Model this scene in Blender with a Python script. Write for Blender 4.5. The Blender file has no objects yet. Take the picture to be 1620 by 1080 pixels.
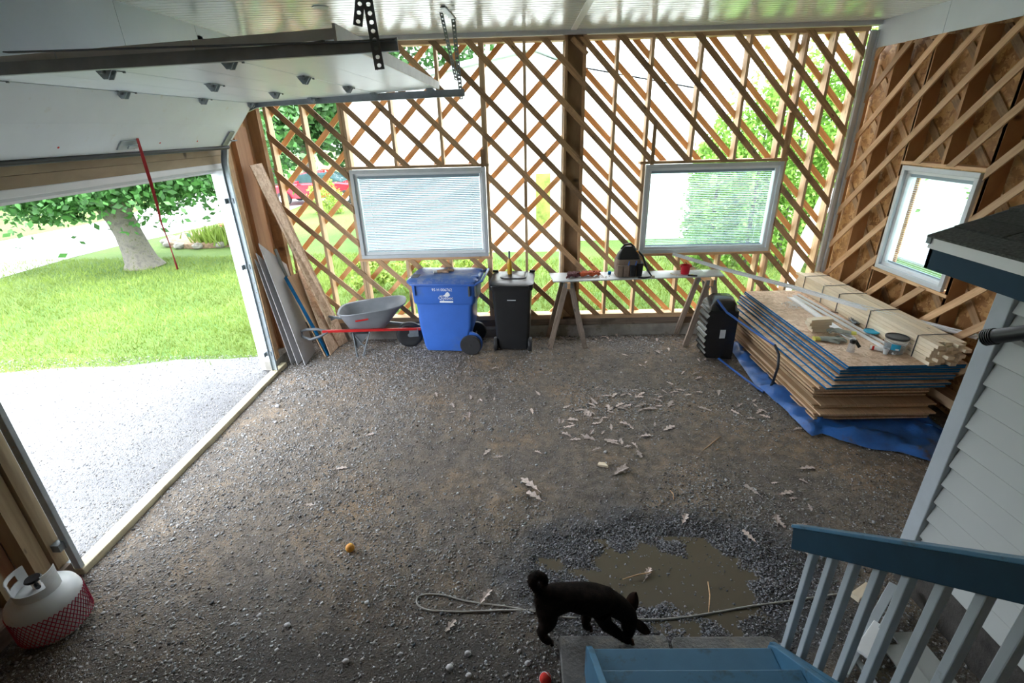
import bpy, bmesh, math, random
import numpy as np
from mathutils import Vector, Matrix, noise
random.seed(7); rng = np.random.default_rng(7)
S = bpy.context.scene
COL = S.collection
# ------------------------------------------------------------------ camera, world, exposure
F, CX, CY = 770.0, 810.0, 540.0
def _cam():
    vy = np.array([10., -340., F]); b = (F*F)/(340-10*.027); a = .027*b
    vz = -np.array([a, b, F])
    Y = vy/np.linalg.norm(vy); Z = vz/np.linalg.norm(vz)
    Z = Z-Y*(Z@Y); Z /= np.linalg.norm(Z); X = -np.cross(Z, Y)
    if X[0] < 0: X = -X
    return np.array([X, Y, Z])
R = _cam()
CAM = np.array([0, 0, 3.02])
cd = bpy.data.cameras.new('camera'); cam = bpy.data.objects.new('camera', cd); COL.objects.link(cam)
cd.sensor_width = 36; cd.lens = F/1620*36; cd.clip_start = .05; cd.clip_end = 500
m = Matrix.Identity(4)
for i in range(3):
    m[i][0] = R[i, 0]; m[i][1] = -R[i, 1]; m[i][2] = -R[i, 2]; m[i][3] = CAM[i]
cam.matrix_world = m
S.camera = cam
S.view_settings.view_transform = 'Standard'; S.view_settings.look = 'None'
S.view_settings.gamma = 1; S.view_settings.use_curve_mapping = False
S.view_settings.exposure = 3.1
w = bpy.data.worlds.new('sky'); S.world = w; w.use_nodes = True
nt = w.node_tree; bg = nt.nodes['Background']
tc = nt.nodes.new('ShaderNodeTexCoord'); sp = nt.nodes.new('ShaderNodeSeparateXYZ'); cr = nt.nodes.new('ShaderNodeValToRGB')
nt.links.new(tc.outputs['Generated'], sp.inputs[0]); nt.links.new(sp.outputs[2], cr.inputs[0]); nt.links.new(cr.outputs[0], bg.inputs[0])
cr.color_ramp.elements[0].position = 0.0; cr.color_ramp.elements[0].color = (.80, .88, 1, 1)
cr.color_ramp.elements[1].position = .8; cr.color_ramp.elements[1].color = (.92, .97, 1, 1)
bg.inputs[1].default_value = 1.15
sd = bpy.data.lights.new('sun', 'SUN'); sun = bpy.data.objects.new('sun', sd); COL.objects.link(sun)
sd.energy = .5; sd.angle = math.radians(25); sd.color = (1, .96, .88)
sun.rotation_euler = (math.radians(28), math.radians(18), 0)

def on(px, py, ax, v):
    r = R@np.array([px-CX, py-CY, F]); i = 'xyz'.index(ax); t = (v-CAM[i])/r[i]
    return Vector(CAM+r*t)

# ------------------------------------------------------------------ materials
def newmat(name):
    mt = bpy.data.materials.new(name); mt.use_nodes = True
    return mt, mt.node_tree, mt.node_tree.nodes['Principled BSDF']
def N(nt, t, **k):
    n = nt.nodes.new('ShaderNode'+t)
    for a, b in k.items(): setattr(n, a, b)
    return n
def mixc(nt, fac, a, b, mode='MIX'):
    n = N(nt, 'Mix', data_type='RGBA', blend_type=mode)
    for s, v in ((0, fac), (6, a), (7, b)):
        if isinstance(v, (int, float)): n.inputs[s].default_value = v
        elif isinstance(v, tuple): n.inputs[s].default_value = (*v, 1)
        else: nt.links.new(v, n.inputs[s])
    return n.outputs[2]
def noise_n(nt, vec, scale, detail=4, rough=.6):
    n = N(nt, 'TexNoise'); n.inputs['Scale'].default_value = scale; n.inputs['Detail'].default_value = detail; n.inputs['Roughness'].default_value = rough
    if vec is not None: nt.links.new(vec, n.inputs['Vector'])
    return n
def ramp(nt, fac, stops):
    r = N(nt, 'ValToRGB'); nt.links.new(fac, r.inputs[0]); e = r.color_ramp.elements
    while len(e) > len(stops): e.remove(e[-1])
    while len(e) < len(stops): e.new(.5)
    for i, (p, c) in enumerate(stops):
        e[i].position = p; e[i].color = (*c, 1) if isinstance(c, tuple) else (c, c, c, 1)
    return r.outputs[0]
def bump(nt, b, h, s, d=.01):
    n = N(nt, 'Bump'); n.inputs['Strength'].default_value = s; n.inputs['Distance'].default_value = d
    nt.links.new(h, n.inputs['Height']); nt.links.new(n.outputs[0], b.inputs['Normal'])
def dk(c, k): return tuple(x*k for x in c)
def mat(name, col, rough=.6, metal=0, var=.15, vs=6, bmp=0, bs=60, rnd=0, stain=None, sscale=3, samt=.6, coat=0, spec=None, trans=0):
    mt, nt, b = newmat(name)
    co = N(nt, 'TexCoord').outputs['Object']
    n = noise_n(nt, co, vs)
    c = ramp(nt, n.outputs[0], [(.3, dk(col, 1-var)), (.7, dk(col, 1+var))])
    if stain:
        s = noise_n(nt, co, sscale, 6, .7); sm = ramp(nt, s.outputs[0], [(samt, 0.), (samt+.12, 1.)])
        c = mixc(nt, sm, c, stain)
    if rnd:
        oi = N(nt, 'ObjectInfo'); mr = N(nt, 'MapRange'); nt.links.new(oi.outputs['Random'], mr.inputs[0]); mr.inputs[3].default_value = 1-rnd; mr.inputs[4].default_value = 1+rnd
        hv = N(nt, 'HueSaturation'); nt.links.new(mr.outputs[0], hv.inputs['Value']); nt.links.new(c, hv.inputs['Color']); c = hv.outputs[0]
    nt.links.new(c, b.inputs['Base Color'])
    b.inputs['Roughness'].default_value = rough; b.inputs['Metallic'].default_value = metal
    if coat: b.inputs['Coat Weight'].default_value = coat
    if spec is not None: b.inputs['Specular IOR Level'].default_value = spec
    if bmp: bump(nt, b, noise_n(nt, co, bs, 5).outputs[0], bmp)
    if trans:
        t = N(nt, 'BsdfTranslucent'); nt.links.new(c, t.inputs[0]); mx = N(nt, 'MixShader'); mx.inputs[0].default_value = trans
        nt.links.new(b.outputs[0], mx.inputs[1]); nt.links.new(t.outputs[0], mx.inputs[2]); nt.links.new(mx.outputs[0], nt.nodes['Material Output'].inputs[0])
    return mt
def wood(name, c1, c2, rough=.65, knots=True, rnd=.18, su=2.2, sv=45, dirt=None):
    mt, nt, b = newmat(name)
    uv = N(nt, 'TexCoord').outputs['UV']; oi = N(nt, 'ObjectInfo')
    mp = N(nt, 'Mapping'); nt.links.new(uv, mp.inputs[0]); mp.inputs['Scale'].default_value = (su, sv, 1)
    mu = N(nt, 'VectorMath', operation='SCALE'); cb = N(nt, 'CombineXYZ')
    for i in range(3): nt.links.new(oi.outputs['Random'], cb.inputs[i])
    nt.links.new(cb.outputs[0], mu.inputs[0]); mu.inputs['Scale'].default_value = 37
    ad = N(nt, 'VectorMath', operation='ADD'); nt.links.new(mp.outputs[0], ad.inputs[0]); nt.links.new(mu.outputs[0], ad.inputs[1])
    n = noise_n(nt, ad.outputs[0], 1.0, 5, .55); n.inputs['Distortion'].default_value = .6
    c = ramp(nt, n.outputs[0], [(.3, c1), (.68, c2)])
    if knots:
        mp2 = N(nt, 'Mapping'); nt.links.new(uv, mp2.inputs[0]); mp2.inputs['Scale'].default_value = (3.2, 9, 1)
        a2 = N(nt, 'VectorMath', operation='ADD'); nt.links.new(mp2.outputs[0], a2.inputs[0]); nt.links.new(mu.outputs[0], a2.inputs[1])
        v = N(nt, 'TexVoronoi'); nt.links.new(a2.outputs[0], v.inputs['Vector']); v.inputs['Scale'].default_value = 1
        k = ramp(nt, v.outputs['Distance'], [(.05, 1.), (.12, 0.)])
        c = mixc(nt, k, c, dk(c1, .35))
    if dirt:
        s = noise_n(nt, N(nt, 'TexCoord').outputs['Object'], 2.5, 6, .7)
        c = mixc(nt, ramp(nt, s.outputs[0], [(.5, 0.), (.68, .75)]), c, dirt)
    mr = N(nt, 'MapRange'); nt.links.new(oi.outputs['Random'], mr.inputs[0]); mr.inputs[3].default_value = 1-rnd; mr.inputs[4].default_value = 1+rnd
    hv = N(nt, 'HueSaturation'); nt.links.new(mr.outputs[0], hv.inputs['Value']); nt.links.new(c, hv.inputs['Color'])
    nt.links.new(hv.outputs[0], b.inputs['Base Color']); b.inputs['Roughness'].default_value = rough
    bump(nt, b, n.outputs[0], .15, .002)
    return mt
def osb(name, ca, cb_, cc, scale=26, rnd=.08):
    mt, nt, b = newmat(name)
    co = N(nt, 'TexCoord').outputs['Object']
    nz = noise_n(nt, co, 9, 2)
    va = N(nt, 'VectorMath', operation='MULTIPLY_ADD'); nt.links.new(nz.outputs['Color'], va.inputs[0]); va.inputs[1].default_value = (.12, .12, .12); nt.links.new(co, va.inputs[2])
    v = N(nt, 'TexVoronoi', distance='MINKOWSKI'); v.inputs['Scale'].default_value = scale; v.inputs['Exponent'].default_value = .6; nt.links.new(va.outputs[0], v.inputs['Vector'])
    sx = N(nt, 'SeparateColor'); nt.links.new(v.outputs['Color'], sx.inputs[0])
    c = ramp(nt, sx.outputs[0], [(0, ca), (.5, cb_), (1, cc)])
    n2 = noise_n(nt, co, 3, 5)
    c = mixc(nt, ramp(nt, n2.outputs[0], [(.35, .5), (.65, 0.)]), c, ca)
    nt.links.new(c, b.inputs['Base Color']); b.inputs['Roughness'].default_value = .6
    bump(nt, b, sx.outputs[0], .3, .002)
    return mt

M = {}
M['furring'] = wood('furring_wood', (.36, .21, .105), (.56, .36, .19), rnd=.3, dirt=(.12, .085, .06))
M['furring_pale'] = wood('furring_wood_pale', (.50, .285, .14), (.74, .48, .27), rnd=.25)
M['brace'] = wood('outer_board_wood', (.72, .38, .17), (.95, .58, .30), rnd=.12)
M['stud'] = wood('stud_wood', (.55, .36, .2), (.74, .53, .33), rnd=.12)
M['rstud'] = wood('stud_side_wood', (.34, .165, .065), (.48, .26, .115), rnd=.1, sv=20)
M['post'] = wood('post_wood', (.24, .145, .075), (.38, .24, .125), rnd=.05, sv=30)
M['lumber'] = wood('fresh_lumber', (.74, .6, .42), (.92, .8, .61), rnd=.08, rough=.55)
M['sill'] = wood('treated_wood', (.5, .44, .28), (.68, .62, .43), rnd=.05, dirt=(.28, .24, .16))
M['header'] = wood('header_wood', (.33, .24, .14), (.46, .35, .21), rnd=.06, sv=25)
M['oldwood'] = wood('weathered_wood', (.2, .145, .11), (.38, .3, .24), rnd=.2, dirt=(.1, .08, .06))
M['plyedge'] = wood('plywood_edge', (.44, .29, .165), (.68, .48, .30), rnd=.22, knots=False, su=.8, sv=90)
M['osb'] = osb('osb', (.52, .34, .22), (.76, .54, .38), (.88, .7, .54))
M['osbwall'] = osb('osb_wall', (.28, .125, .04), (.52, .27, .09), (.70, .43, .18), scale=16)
M['ply'] = wood('red_plywood', (.38, .19, .1), (.5, .28, .15), knots=False, sv=12, su=1.2)
M['bluepaint'] = mat('blue_edge_paint', (.006, .12, .30), .85, var=.3, spec=.15)
M['white'] = mat('white_vinyl', (.87, .88, .89), .35, var=.03)
M['greyvinyl'] = mat('grey_white_vinyl', (.62, .65, .67), .4, var=.06)
M['panel'] = mat('white_wall_panel', (.70, .78, .85), .4, var=.04, vs=1.5)
M['door'] = mat('garage_door_steel', (.80, .88, .94), .32, var=.03, vs=3, stain=(.72, .75, .74), sscale=7, samt=.62)
M['dooredge'] = mat('door_edge_steel', (.8, .8, .76), .5, var=.1)
M['galv'] = mat('galvanised_steel', (.36, .41, .44), .38, metal=.4, var=.15, vs=12)
M['galvdark'] = mat('dark_galvanised_steel', (.2, .23, .25), .42, metal=.25, var=.2, vs=12)
M['concrete'] = mat('concrete', (.33, .31, .28), .9, var=.25, vs=5, bmp=.6, bs=40, stain=(.17, .15, .12), sscale=2.5, samt=.52)
M['tracksteel'] = mat('track_steel', (.4, .45, .48), .45, metal=.15, var=.12, vs=12)
M['rubber'] = mat('black_rubber', (.022, .022, .024), .55, var=.2)
M['hub'] = mat('dark_plastic_hub', (.10, .11, .12), .45, var=.15)
M['blackplastic'] = mat('black_bin_plastic', (.02, .021, .023), .3, var=.15, stain=(.12, .12, .12), sscale=22, samt=.68)
M['blueplastic'] = mat('blue_bin_plastic', (.045, .15, .55), .4, var=.06, stain=(.07, .16, .45), sscale=2, samt=.56)
M['bluelid'] = mat('blue_lid_plastic', (.06, .14, .42), .28, var=.1, stain=(.2, .25, .42), sscale=5, samt=.5)
M['barrow'] = mat('grey_tray_plastic', (.2, .215, .235), .4, var=.1, stain=(.36, .36, .36), sscale=4, samt=.62)
M['red'] = mat('red_paint', (.58, .02, .02), .4, var=.1)
M['redstrap'] = mat('red_webbing', (.45, .01, .015), .7, var=.1)
M['black'] = mat('black_satin', (.012, .012, .014), .4, var=.2)
M['whitetext'] = mat('white_print', (.85, .87, .88), .5, var=.02)
M['blueprint'] = mat('blue_house_paint', (.045, .125, .19), .5, var=.08, stain=(.03, .07, .1), sscale=6, samt=.6)
M['bluefascia'] = mat('blue_fascia_paint', (.018, .05, .085), .6, spec=.2, var=.05)
M['bluerail'] = mat('blue_rail_paint', (.008, .035, .06), .5, spec=.25, var=.15, stain=(.05, .08, .10), sscale=9, samt=.7)
M['bluetread'] = mat('blue_tread_paint', (.055, .16, .26), .45, var=.12, vs=4, stain=(.045, .085, .11), sscale=5, samt=.55)
M['whitewood'] = mat('white_painted_wood', (.42, .46, .49), .5, var=.06, stain=(.3, .3, .28), sscale=9, samt=.66)
M['siding'] = mat('white_siding', (.44, .46, .445), .45, var=.03, vs=2)
M['shingle'] = mat('asphalt_shingle', (.075, .08, .075), .95, var=.45, vs=60, bmp=.8, bs=150, rnd=.3)
M['tarp'] = mat('blue_tarp', (.03, .13, .42), .35, bmp=1, bs=7, var=.25, vs=5, stain=(.09, .08, .07), sscale=4, samt=.58)
M['glassclear'] = None
M['tank'] = mat('white_tank_paint', (.62, .64, .65), .35, var=.04, stain=(.3, .29, .22), sscale=7, samt=.66)
M['net'] = mat('red_plastic_net', (.35, .01, .05), .5)
M['yellow'] = mat('yellow_trim', (.6, .55, .1), .7)
M['glove'] = mat('grey_glove_knit', (.32, .34, .3), .9, var=.2, bmp=.5, bs=90)
M['bag'] = mat('brown_bag_canvas', (.22, .16, .12), .9, var=.25)
M['orange'] = mat('orange_rubber', (.75, .32, .04), .6, var=.1)
M['tennis'] = mat('felt_green', (.5, .6, .12), .95)
M['redball'] = mat('red_felt', (.6, .03, .02), .9)
M['rope'] = mat('grey_rope', (.4, .38, .35), .8, var=.2)
M['redcup'] = mat('red_cup', (.62, .01, .03), .4, var=.05)
M['bark'] = mat('bark', (.17, .155, .13), .9, var=.4, vs=9, bmp=.9, bs=14, stain=(.1, .1, .05), sscale=9, samt=.52)
M['leafg'] = mat('linden_leaf', (.07, .2, .05), .45, var=.5, vs=3, trans=.3)
M['leafd'] = mat('dark_leaf', (.045, .13, .03), .5, var=.5, vs=2, trans=.3)
M['cedar'] = mat('cedar_foliage', (.22, .42, .07), .6, var=.55, vs=4, trans=.3)
M['shrub'] = mat('shrub_foliage', (.34, .46, .1), .6, var=.5, vs=5, trans=.3)
M['carpaint'] = mat('red_car_paint', (.5, .01, .03), .2, var=.02, coat=.6)
M['carglass'] = mat('car_glass', (.04, .08, .09), .08)
M['asphalt'] = mat('asphalt', (.5, .5, .52), .85, var=.08, bmp=.3, bs=60)
M['mulch'] = mat('mulch', (.3, .2, .13), .95, var=.5, vs=12, bmp=1, bs=30)
M['nhouse'] = mat('neighbour_siding', (.82, .84, .84), .6, var=.02)
M['nroof'] = mat('neighbour_roof', (.5, .58, .62), .6)
M['brickred'] = mat('far_brick', (.5, .22, .16), .8, var=.2, vs=10)
M['gypsum'] = mat('grey_board', (.48, .47, .48), .7, var=.06, vs=3, stain=(.4, .38, .37), sscale=3, samt=.55)
M['leaf'] = mat('dry_oak_leaf', (.52, .43, .39), .75, var=.3, vs=14, rnd=.35)
M['shaving'] = mat('white_shavings', (.8, .8, .78), .7)
M['label'] = mat('blue_label', (.02, .38, .62), .5)
M['amber'] = mat('amber_liquid', (.75, .42, .04), .15, var=.05)
M['blackgloss'] = mat('ribbed_black_plastic', (.012, .012, .013), .22, var=.2)
M['bluetube'] = mat('blue_tube_paint', (.02, .1, .38), .35, var=.1)
M['blacktube'] = mat('black_tube_paint', (.015, .02, .03), .35)
M['screw'] = mat('metal_bits', (.5, .42, .33), .5, metal=.3, var=.4, vs=30)
M['bread'] = mat('stained_glove', (.42, .27, .18), .8, var=.3, vs=20)
M['redrope'] = mat('orange_red_cord', (.5, .09, .025), .7, var=.2)
M['darkrope'] = mat('maroon_cord', (.1, .025, .03), .7, var=.2)
M['slab'] = mat('wet_paver', (.13, .125, .12), .45, var=.3, vs=6, bmp=.8, bs=50, stain=(.2, .18, .15), sscale=5, samt=.5)
M['fur'] = mat('brindle_fur', (.010, .006, .0045), .8, spec=.08, var=.7, vs=24, bmp=.4, bs=120)
M['fur2'] = mat('brown_fur', (.026, .0125, .008), .8, spec=.08, var=.6, vs=18)
M['wetdark'] = mat('dark_dirt_patch', (.05, .045, .04), .8, var=.5, vs=12, bmp=1, bs=25, stain=(.25, .22, .18), sscale=18, samt=.7)

def glassmat(name, tint, mixv=.1):
    mt, nt, b = newmat(name); nt.nodes.remove(b)
    t = N(nt, 'BsdfTransparent'); t.inputs[0].default_value = (*tint, 1); g = N(nt, 'BsdfGlossy'); g.inputs['Roughness'].default_value = .03
    lw = N(nt, 'LayerWeight'); lw.inputs[0].default_value = .5; pw = N(nt, 'Math', operation='POWER'); nt.links.new(lw.outputs['Facing'], pw.inputs[0]); pw.inputs[1].default_value = 4; fr = N(nt, 'Math', operation='MULTIPLY_ADD'); nt.links.new(pw.outputs[0], fr.inputs[0]); fr.inputs[1].default_value = .45; fr.inputs[2].default_value = .03; mx = N(nt, 'MixShader')
    nt.links.new(fr.outputs[0], mx.inputs[0]); nt.links.new(t.outputs[0], mx.inputs[1]); nt.links.new(g.outputs[0], mx.inputs[2])
    nt.links.new(mx.outputs[0], nt.nodes['Material Output'].inputs[0]); return mt
M['pane'] = glassmat('window_glass', (.86, .93, .95))
M['clear'] = glassmat('clear_plastic', (.86, .9, .92))
mt, nt, b = newmat('cloudy_plastic'); t_n = N(nt, 'BsdfTransparent'); b.inputs['Base Color'].default_value = (.5, .53, .56, 1); b.inputs['Roughness'].default_value = .25; mx = N(nt, 'MixShader'); mx.inputs[0].default_value = .38; nt.links.new(t_n.outputs[0], mx.inputs[1]); nt.links.new(b.outputs[0], mx.inputs[2]); nt.links.new(mx.outputs[0], nt.nodes['Material Output'].inputs[0]); M['cloudy'] = mt
M['slat'] = mat('blind_slat', (.34, .42, .48), .4, var=.02, trans=.13)
M['slat2'] = mat('blind_slat_white', (.8, .84, .86), .4, var=.02, trans=.6)

# ceiling: glossy white vinyl
mt, nt, b = newmat('ceiling_vinyl'); b.inputs['Base Color'].default_value = (.86, .88, .88, 1); b.inputs['Roughness'].default_value = .2; b.inputs['Coat Weight'].default_value = .5; b.inputs['Coat Roughness'].default_value = .24; M['ceil'] = mt
# dirt floor
PC = (.93, 2.52)
def dirt_mat(name, outdoor=False):
    mt, nt, b = newmat(name); geo = N(nt, 'NewGeometry').outputs['Position']
    n1 = noise_n(nt, geo, 1.1, 5, .6); n2 = noise_n(nt, geo, 9, 6, .7); n3 = noise_n(nt, geo, 70, 3, .6)
    if outdoor:
        c = ramp(nt, n1.outputs[0], [(.35, (.19, .19, .205)), (.65, (.28, .28, .29))])
        c = mixc(nt, ramp(nt, n3.outputs[0], [(.4, .5), (.6, 0.)]), c, (.13, .13, .14)); nt.links.new(c, b.inputs['Base Color']); b.inputs['Roughness'].default_value = .95
        bump(nt, b, n3.outputs[0], 1, .02); return mt
    c = ramp(nt, n1.outputs[0], [(.34, (.165, .14, .12)), (.5, (.225, .18, .135)), (.66, (.32, .22, .13))])
    c = mixc(nt, ramp(nt, n2.outputs[0], [(.42, .7), (.6, 0.)]), c, (.075, .062, .055))
    c = mixc(nt, ramp(nt, n3.outputs[0], [(.5, 0.), (.62, .45)]), c, (.27, .25, .24))
    # wetness around the puddle
    sub = N(nt, 'VectorMath', operation='SUBTRACT'); nt.links.new(geo, sub.inputs[0]); sub.inputs[1].default_value = (1.05, 2.55, 0)
    mul = N(nt, 'VectorMath', operation='MULTIPLY'); nt.links.new(sub.outputs[0], mul.inputs[0]); mul.inputs[1].default_value = (.7, 1.15, 0)
    ln = N(nt, 'VectorMath', operation='LENGTH'); nt.links.new(mul.outputs[0], ln.inputs[0])
    ns = noise_n(nt, geo, 2.6, 4); ma = N(nt, 'Math', operation='MULTIPLY_ADD'); nt.links.new(ns.outputs[0], ma.inputs[0]); ma.inputs[1].default_value = -.7; nt.links.new(ln.outputs['Value'], ma.inputs[2])
    wet = ramp(nt, ma.outputs[0], [(.36, 1.), (.58, 0.)])
    sub2 = N(nt, 'VectorMath', operation='SUBTRACT'); nt.links.new(geo, sub2.inputs[0]); sub2.inputs[1].default_value = (-1.0, 1.1, 0)  # near-left floor: damp tone plus dimmer light towards the camera, painted into the colour
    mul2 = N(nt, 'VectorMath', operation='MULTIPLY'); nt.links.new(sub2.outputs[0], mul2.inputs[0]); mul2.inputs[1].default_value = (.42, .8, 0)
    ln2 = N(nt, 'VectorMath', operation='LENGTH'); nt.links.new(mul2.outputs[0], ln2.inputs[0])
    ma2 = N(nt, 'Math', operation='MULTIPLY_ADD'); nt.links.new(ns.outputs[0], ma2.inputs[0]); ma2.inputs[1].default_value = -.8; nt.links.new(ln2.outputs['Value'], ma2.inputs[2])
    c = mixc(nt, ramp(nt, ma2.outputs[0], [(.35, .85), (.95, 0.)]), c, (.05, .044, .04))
    c = mixc(nt, wet, c, (.045, .042, .046))
    nt.links.new(c, b.inputs['Base Color'])
    rr = N(nt, 'MapRange'); nt.links.new(wet, rr.inputs[0]); rr.inputs[3].default_value = .9; rr.inputs[4].default_value = .22; nt.links.new(rr.outputs[0], b.inputs['Roughness'])
    ad = N(nt, 'Math', operation='ADD'); nt.links.new(n2.outputs[0], ad.inputs[0]); nt.links.new(n3.outputs[0], ad.inputs[1])
    bump(nt, b, ad.outputs[0], .9, .018)
    return mt
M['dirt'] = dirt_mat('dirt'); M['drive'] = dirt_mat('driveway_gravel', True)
mt, nt, b = newmat('pebbles'); at = N(nt, 'Attribute'); at.attribute_name = 'pcol'
nt.links.new(at.outputs['Color'], b.inputs['Base Color']); nt.links.new(at.outputs['Alpha'], b.inputs['Roughness']); M['pebble'] = mt
mt, nt, b = newmat('muddy_water'); b.inputs['Base Color'].default_value = (.115, .095, .07, 1); b.inputs['Roughness'].default_value = .04
nz = noise_n(nt, None, 3); bump(nt, b, nz.outputs[0], .05, .01); M['water'] = mt
mt, nt, b = newmat('lawn'); geo = N(nt, 'NewGeometry').outputs['Position']
n1 = noise_n(nt, geo, .35, 4); n2 = noise_n(nt, geo, 30, 4)
c = ramp(nt, n1.outputs[0], [(.35, (.07, .16, .03)), (.65, (.19, .27, .06))]); c = mixc(nt, ramp(nt, n2.outputs[0], [(.4, .55), (.62, 0.)]), c, (.08, .17, .02))
nt.links.new(c, b.inputs['Base Color']); b.inputs['Roughness'].default_value = .9; bump(nt, b, n2.outputs[0], 1, .05); M['lawn'] = mt
M['blade'] = mat('grass_blade', (.19, .27, .05), .6, var=.35, vs=.6, trans=.3)

# ------------------------------------------------------------------ mesh helpers
WM = {}
class MB:
    def __init__(s, axis=None): s.v = []; s.f = []; s.axis = axis
    def add(s, vs, fs):
        o = len(s.v); s.v += [tuple(p) for p in vs]; s.f += [tuple(i+o for i in f) for f in fs]; return s
    def box(s, x0, x1, y0, y1, z0, z1, mtx=None):
        vs = [(x, y, z) for x in (x0, x1) for y in (y0, y1) for z in (z0, z1)]
        if mtx: vs = [tuple(mtx@Vector(p)) for p in vs]
        return s.add(vs, [(0, 1, 3, 2), (4, 6, 7, 5), (0, 4, 5, 1), (2, 3, 7, 6), (0, 2, 6, 4), (1, 5, 7, 3)])
    def beam(s, p0, p1, w, t, n=(0, 0, 1)):
        p0 = Vector(p0); p1 = Vector(p1); d = (p1-p0).normalized(); n = Vector(n); n = (n-d*n.dot(d)).normalized(); u = d.cross(n)
        if s.axis is None: s.axis = d
        vs = [p+u*a*w/2+n*b_*t/2 for p in (p0, p1) for a, b_ in ((-1, -1), (1, -1), (1, 1), (-1, 1))]
        return s.add(vs, [(0, 3, 2, 1), (4, 5, 6, 7), (0, 1, 5, 4), (1, 2, 6, 5), (2, 3, 7, 6), (3, 0, 4, 7)])
    def tube(s, pts, r, n=8, cap=True):
        pts = [Vector(p) for p in pts]; rs = r if isinstance(r, (list, tuple)) else [r]*len(pts)
        o = len(s.v); up = None
        for i, p in enumerate(pts):
            d = (pts[min(i+1, len(pts)-1)]-pts[max(i-1, 0)]).normalized()
            if up is None:
                up = Vector((0, 0, 1)) if abs(d.z) < .9 else Vector((1, 0, 0))
            up = (up-d*up.dot(d)).normalized(); q = d.cross(up)
            for k in range(n):
                a = 2*math.pi*k/n; s.v.append(tuple(p+(up*math.cos(a)+q*math.sin(a))*rs[i]))
        for i in range(len(pts)-1):
            for k in range(n):
                a = o+i*n+k; b_ = o+i*n+(k+1) % n; s.f.append((a, b_, b_+n, a+n))
        if cap:
            s.f.append(tuple(o+k for k in range(n))[::-1]); s.f.append(tuple(o+(len(pts)-1)*n+k for k in range(n)))
        return s
    def lathe(s, c, prof, n=24, axis='z', cap=True, mtx=None):
        o = len(s.v)
        for r, h in prof:
            for k in range(n):
                a = 2*math.pi*k/n; x, y = r*math.cos(a), r*math.sin(a)
                p = {'z': (x, y, h), 'y': (x, h, y), 'x': (h, x, y)}[axis]
                if mtx: p = mtx@Vector(p)
                s.v.append((p[0]+c[0], p[1]+c[1], p[2]+c[2]))
        for i in range(len(prof)-1):
            for k in range(n):
                a = o+i*n+k; b_ = o+i*n+(k+1) % n; s.f.append((a, b_, b_+n, a+n))
        if cap:
            s.f.append(tuple(o+k for k in range(n))[::-1]); s.f.append(tuple(o+(len(prof)-1)*n+k for k in range(n)))
        return s
    def prism(s, poly, fn, d0, d1):
        n = len(poly); vs = [fn(a, b_, d0) for a, b_ in poly]+[fn(a, b_, d1) for a, b_ in poly]
        return s.add(vs, [tuple(range(n))[::-1], tuple(range(n, 2*n))]+[(i, (i+1) % n, (i+1) % n+n, i+n) for i in range(n)])
    def loft(s, rings, cap=True, closed=True):
        n = len(rings[0]); o = len(s.v)
        for r in rings: s.v += [tuple(p) for p in r]
        for i in range(len(rings)-1):
            for k in range(n if closed else n-1):
                a = o+i*n+k; b_ = o+i*n+(k+1) % n; s.f.append((a, b_, b_+n, a+n))
        if cap:
            s.f.append(tuple(o+k for k in range(n))[::-1]); s.f.append(tuple(o+(len(rings)-1)*n+k for k in range(n)))
        return s
    def sphere(s, c, r, n=12, m_=8, sc=(1, 1, 1), jit=0):
        o = len(s.v); rings = []
        for i in range(m_+1):
            t = math.pi*i/m_
            rings.append([(c[0]+r*sc[0]*math.sin(t)*math.cos(2*math.pi*k/n)*(1+random.uniform(-jit, jit)), c[1]+r*sc[1]*math.sin(t)*math.sin(2*math.pi*k/n)*(1+random.uniform(-jit, jit)), c[2]-r*sc[2]*math.cos(t)) for k in range(n)])
        return s.loft(rings, cap=False)
def finish(me, mtl, smooth, axis):
    if mtl is not None: me.materials.append(mtl)
    me.validate(); me.update()
    bm = bmesh.new(); bm.from_mesh(me); bmesh.ops.recalc_face_normals(bm, faces=bm.faces[:])
    a = Vector(axis).normalized() if axis is not None else Vector((0, 0, 1))
    b_ = a.orthogonal().normalized(); c_ = a.cross(b_)
    uvl = bm.loops.layers.uv.new('UVMap')
    for f in bm.faces:
        for l in f.loops: l[uvl].uv = (l.vert.co.dot(a), l.vert.co.dot(b_)+.7*l.vert.co.dot(c_))
    bm.to_mesh(me); bm.free()
    if smooth:
        for p in me.polygons: p.use_smooth = True
        me.set_sharp_from_angle(angle=math.radians(smooth if smooth > 1 else 40))
def obj(name, mb, mtl, parent=None, bevel=0, smooth=0, local=False, kind=None, label=None):
    me = bpy.data.meshes.new(name); me.from_pydata(mb.v, [], mb.f)
    wm = WM.get(parent.name, Matrix.Identity(4)) if parent else Matrix.Identity(4)
    if parent and not local: me.transform(wm.inverted())
    ax = mb.axis
    if ax is not None and parent and not local: ax = wm.to_3x3().inverted()@Vector(ax)
    finish(me, M[mtl] if isinstance(mtl, str) else mtl, smooth, ax)
    o = bpy.data.objects.new(name, me); COL.objects.link(o)
    if parent: o.parent = parent
    WM[o.name] = wm
    if bevel:
        bv = o.modifiers.new('bevel', 'BEVEL'); bv.width = bevel; bv.segments = 2; bv.limit_method = 'ANGLE'; bv.angle_limit = math.radians(40)
    if kind: o['kind'] = kind
    if label: o['label'] = label
    return o
def tag(o, label, cat, group=None, kind=None):
    o['label'] = label; o['category'] = cat
    if group: o['group'] = group
    if kind: o['kind'] = kind
    return o
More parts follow.
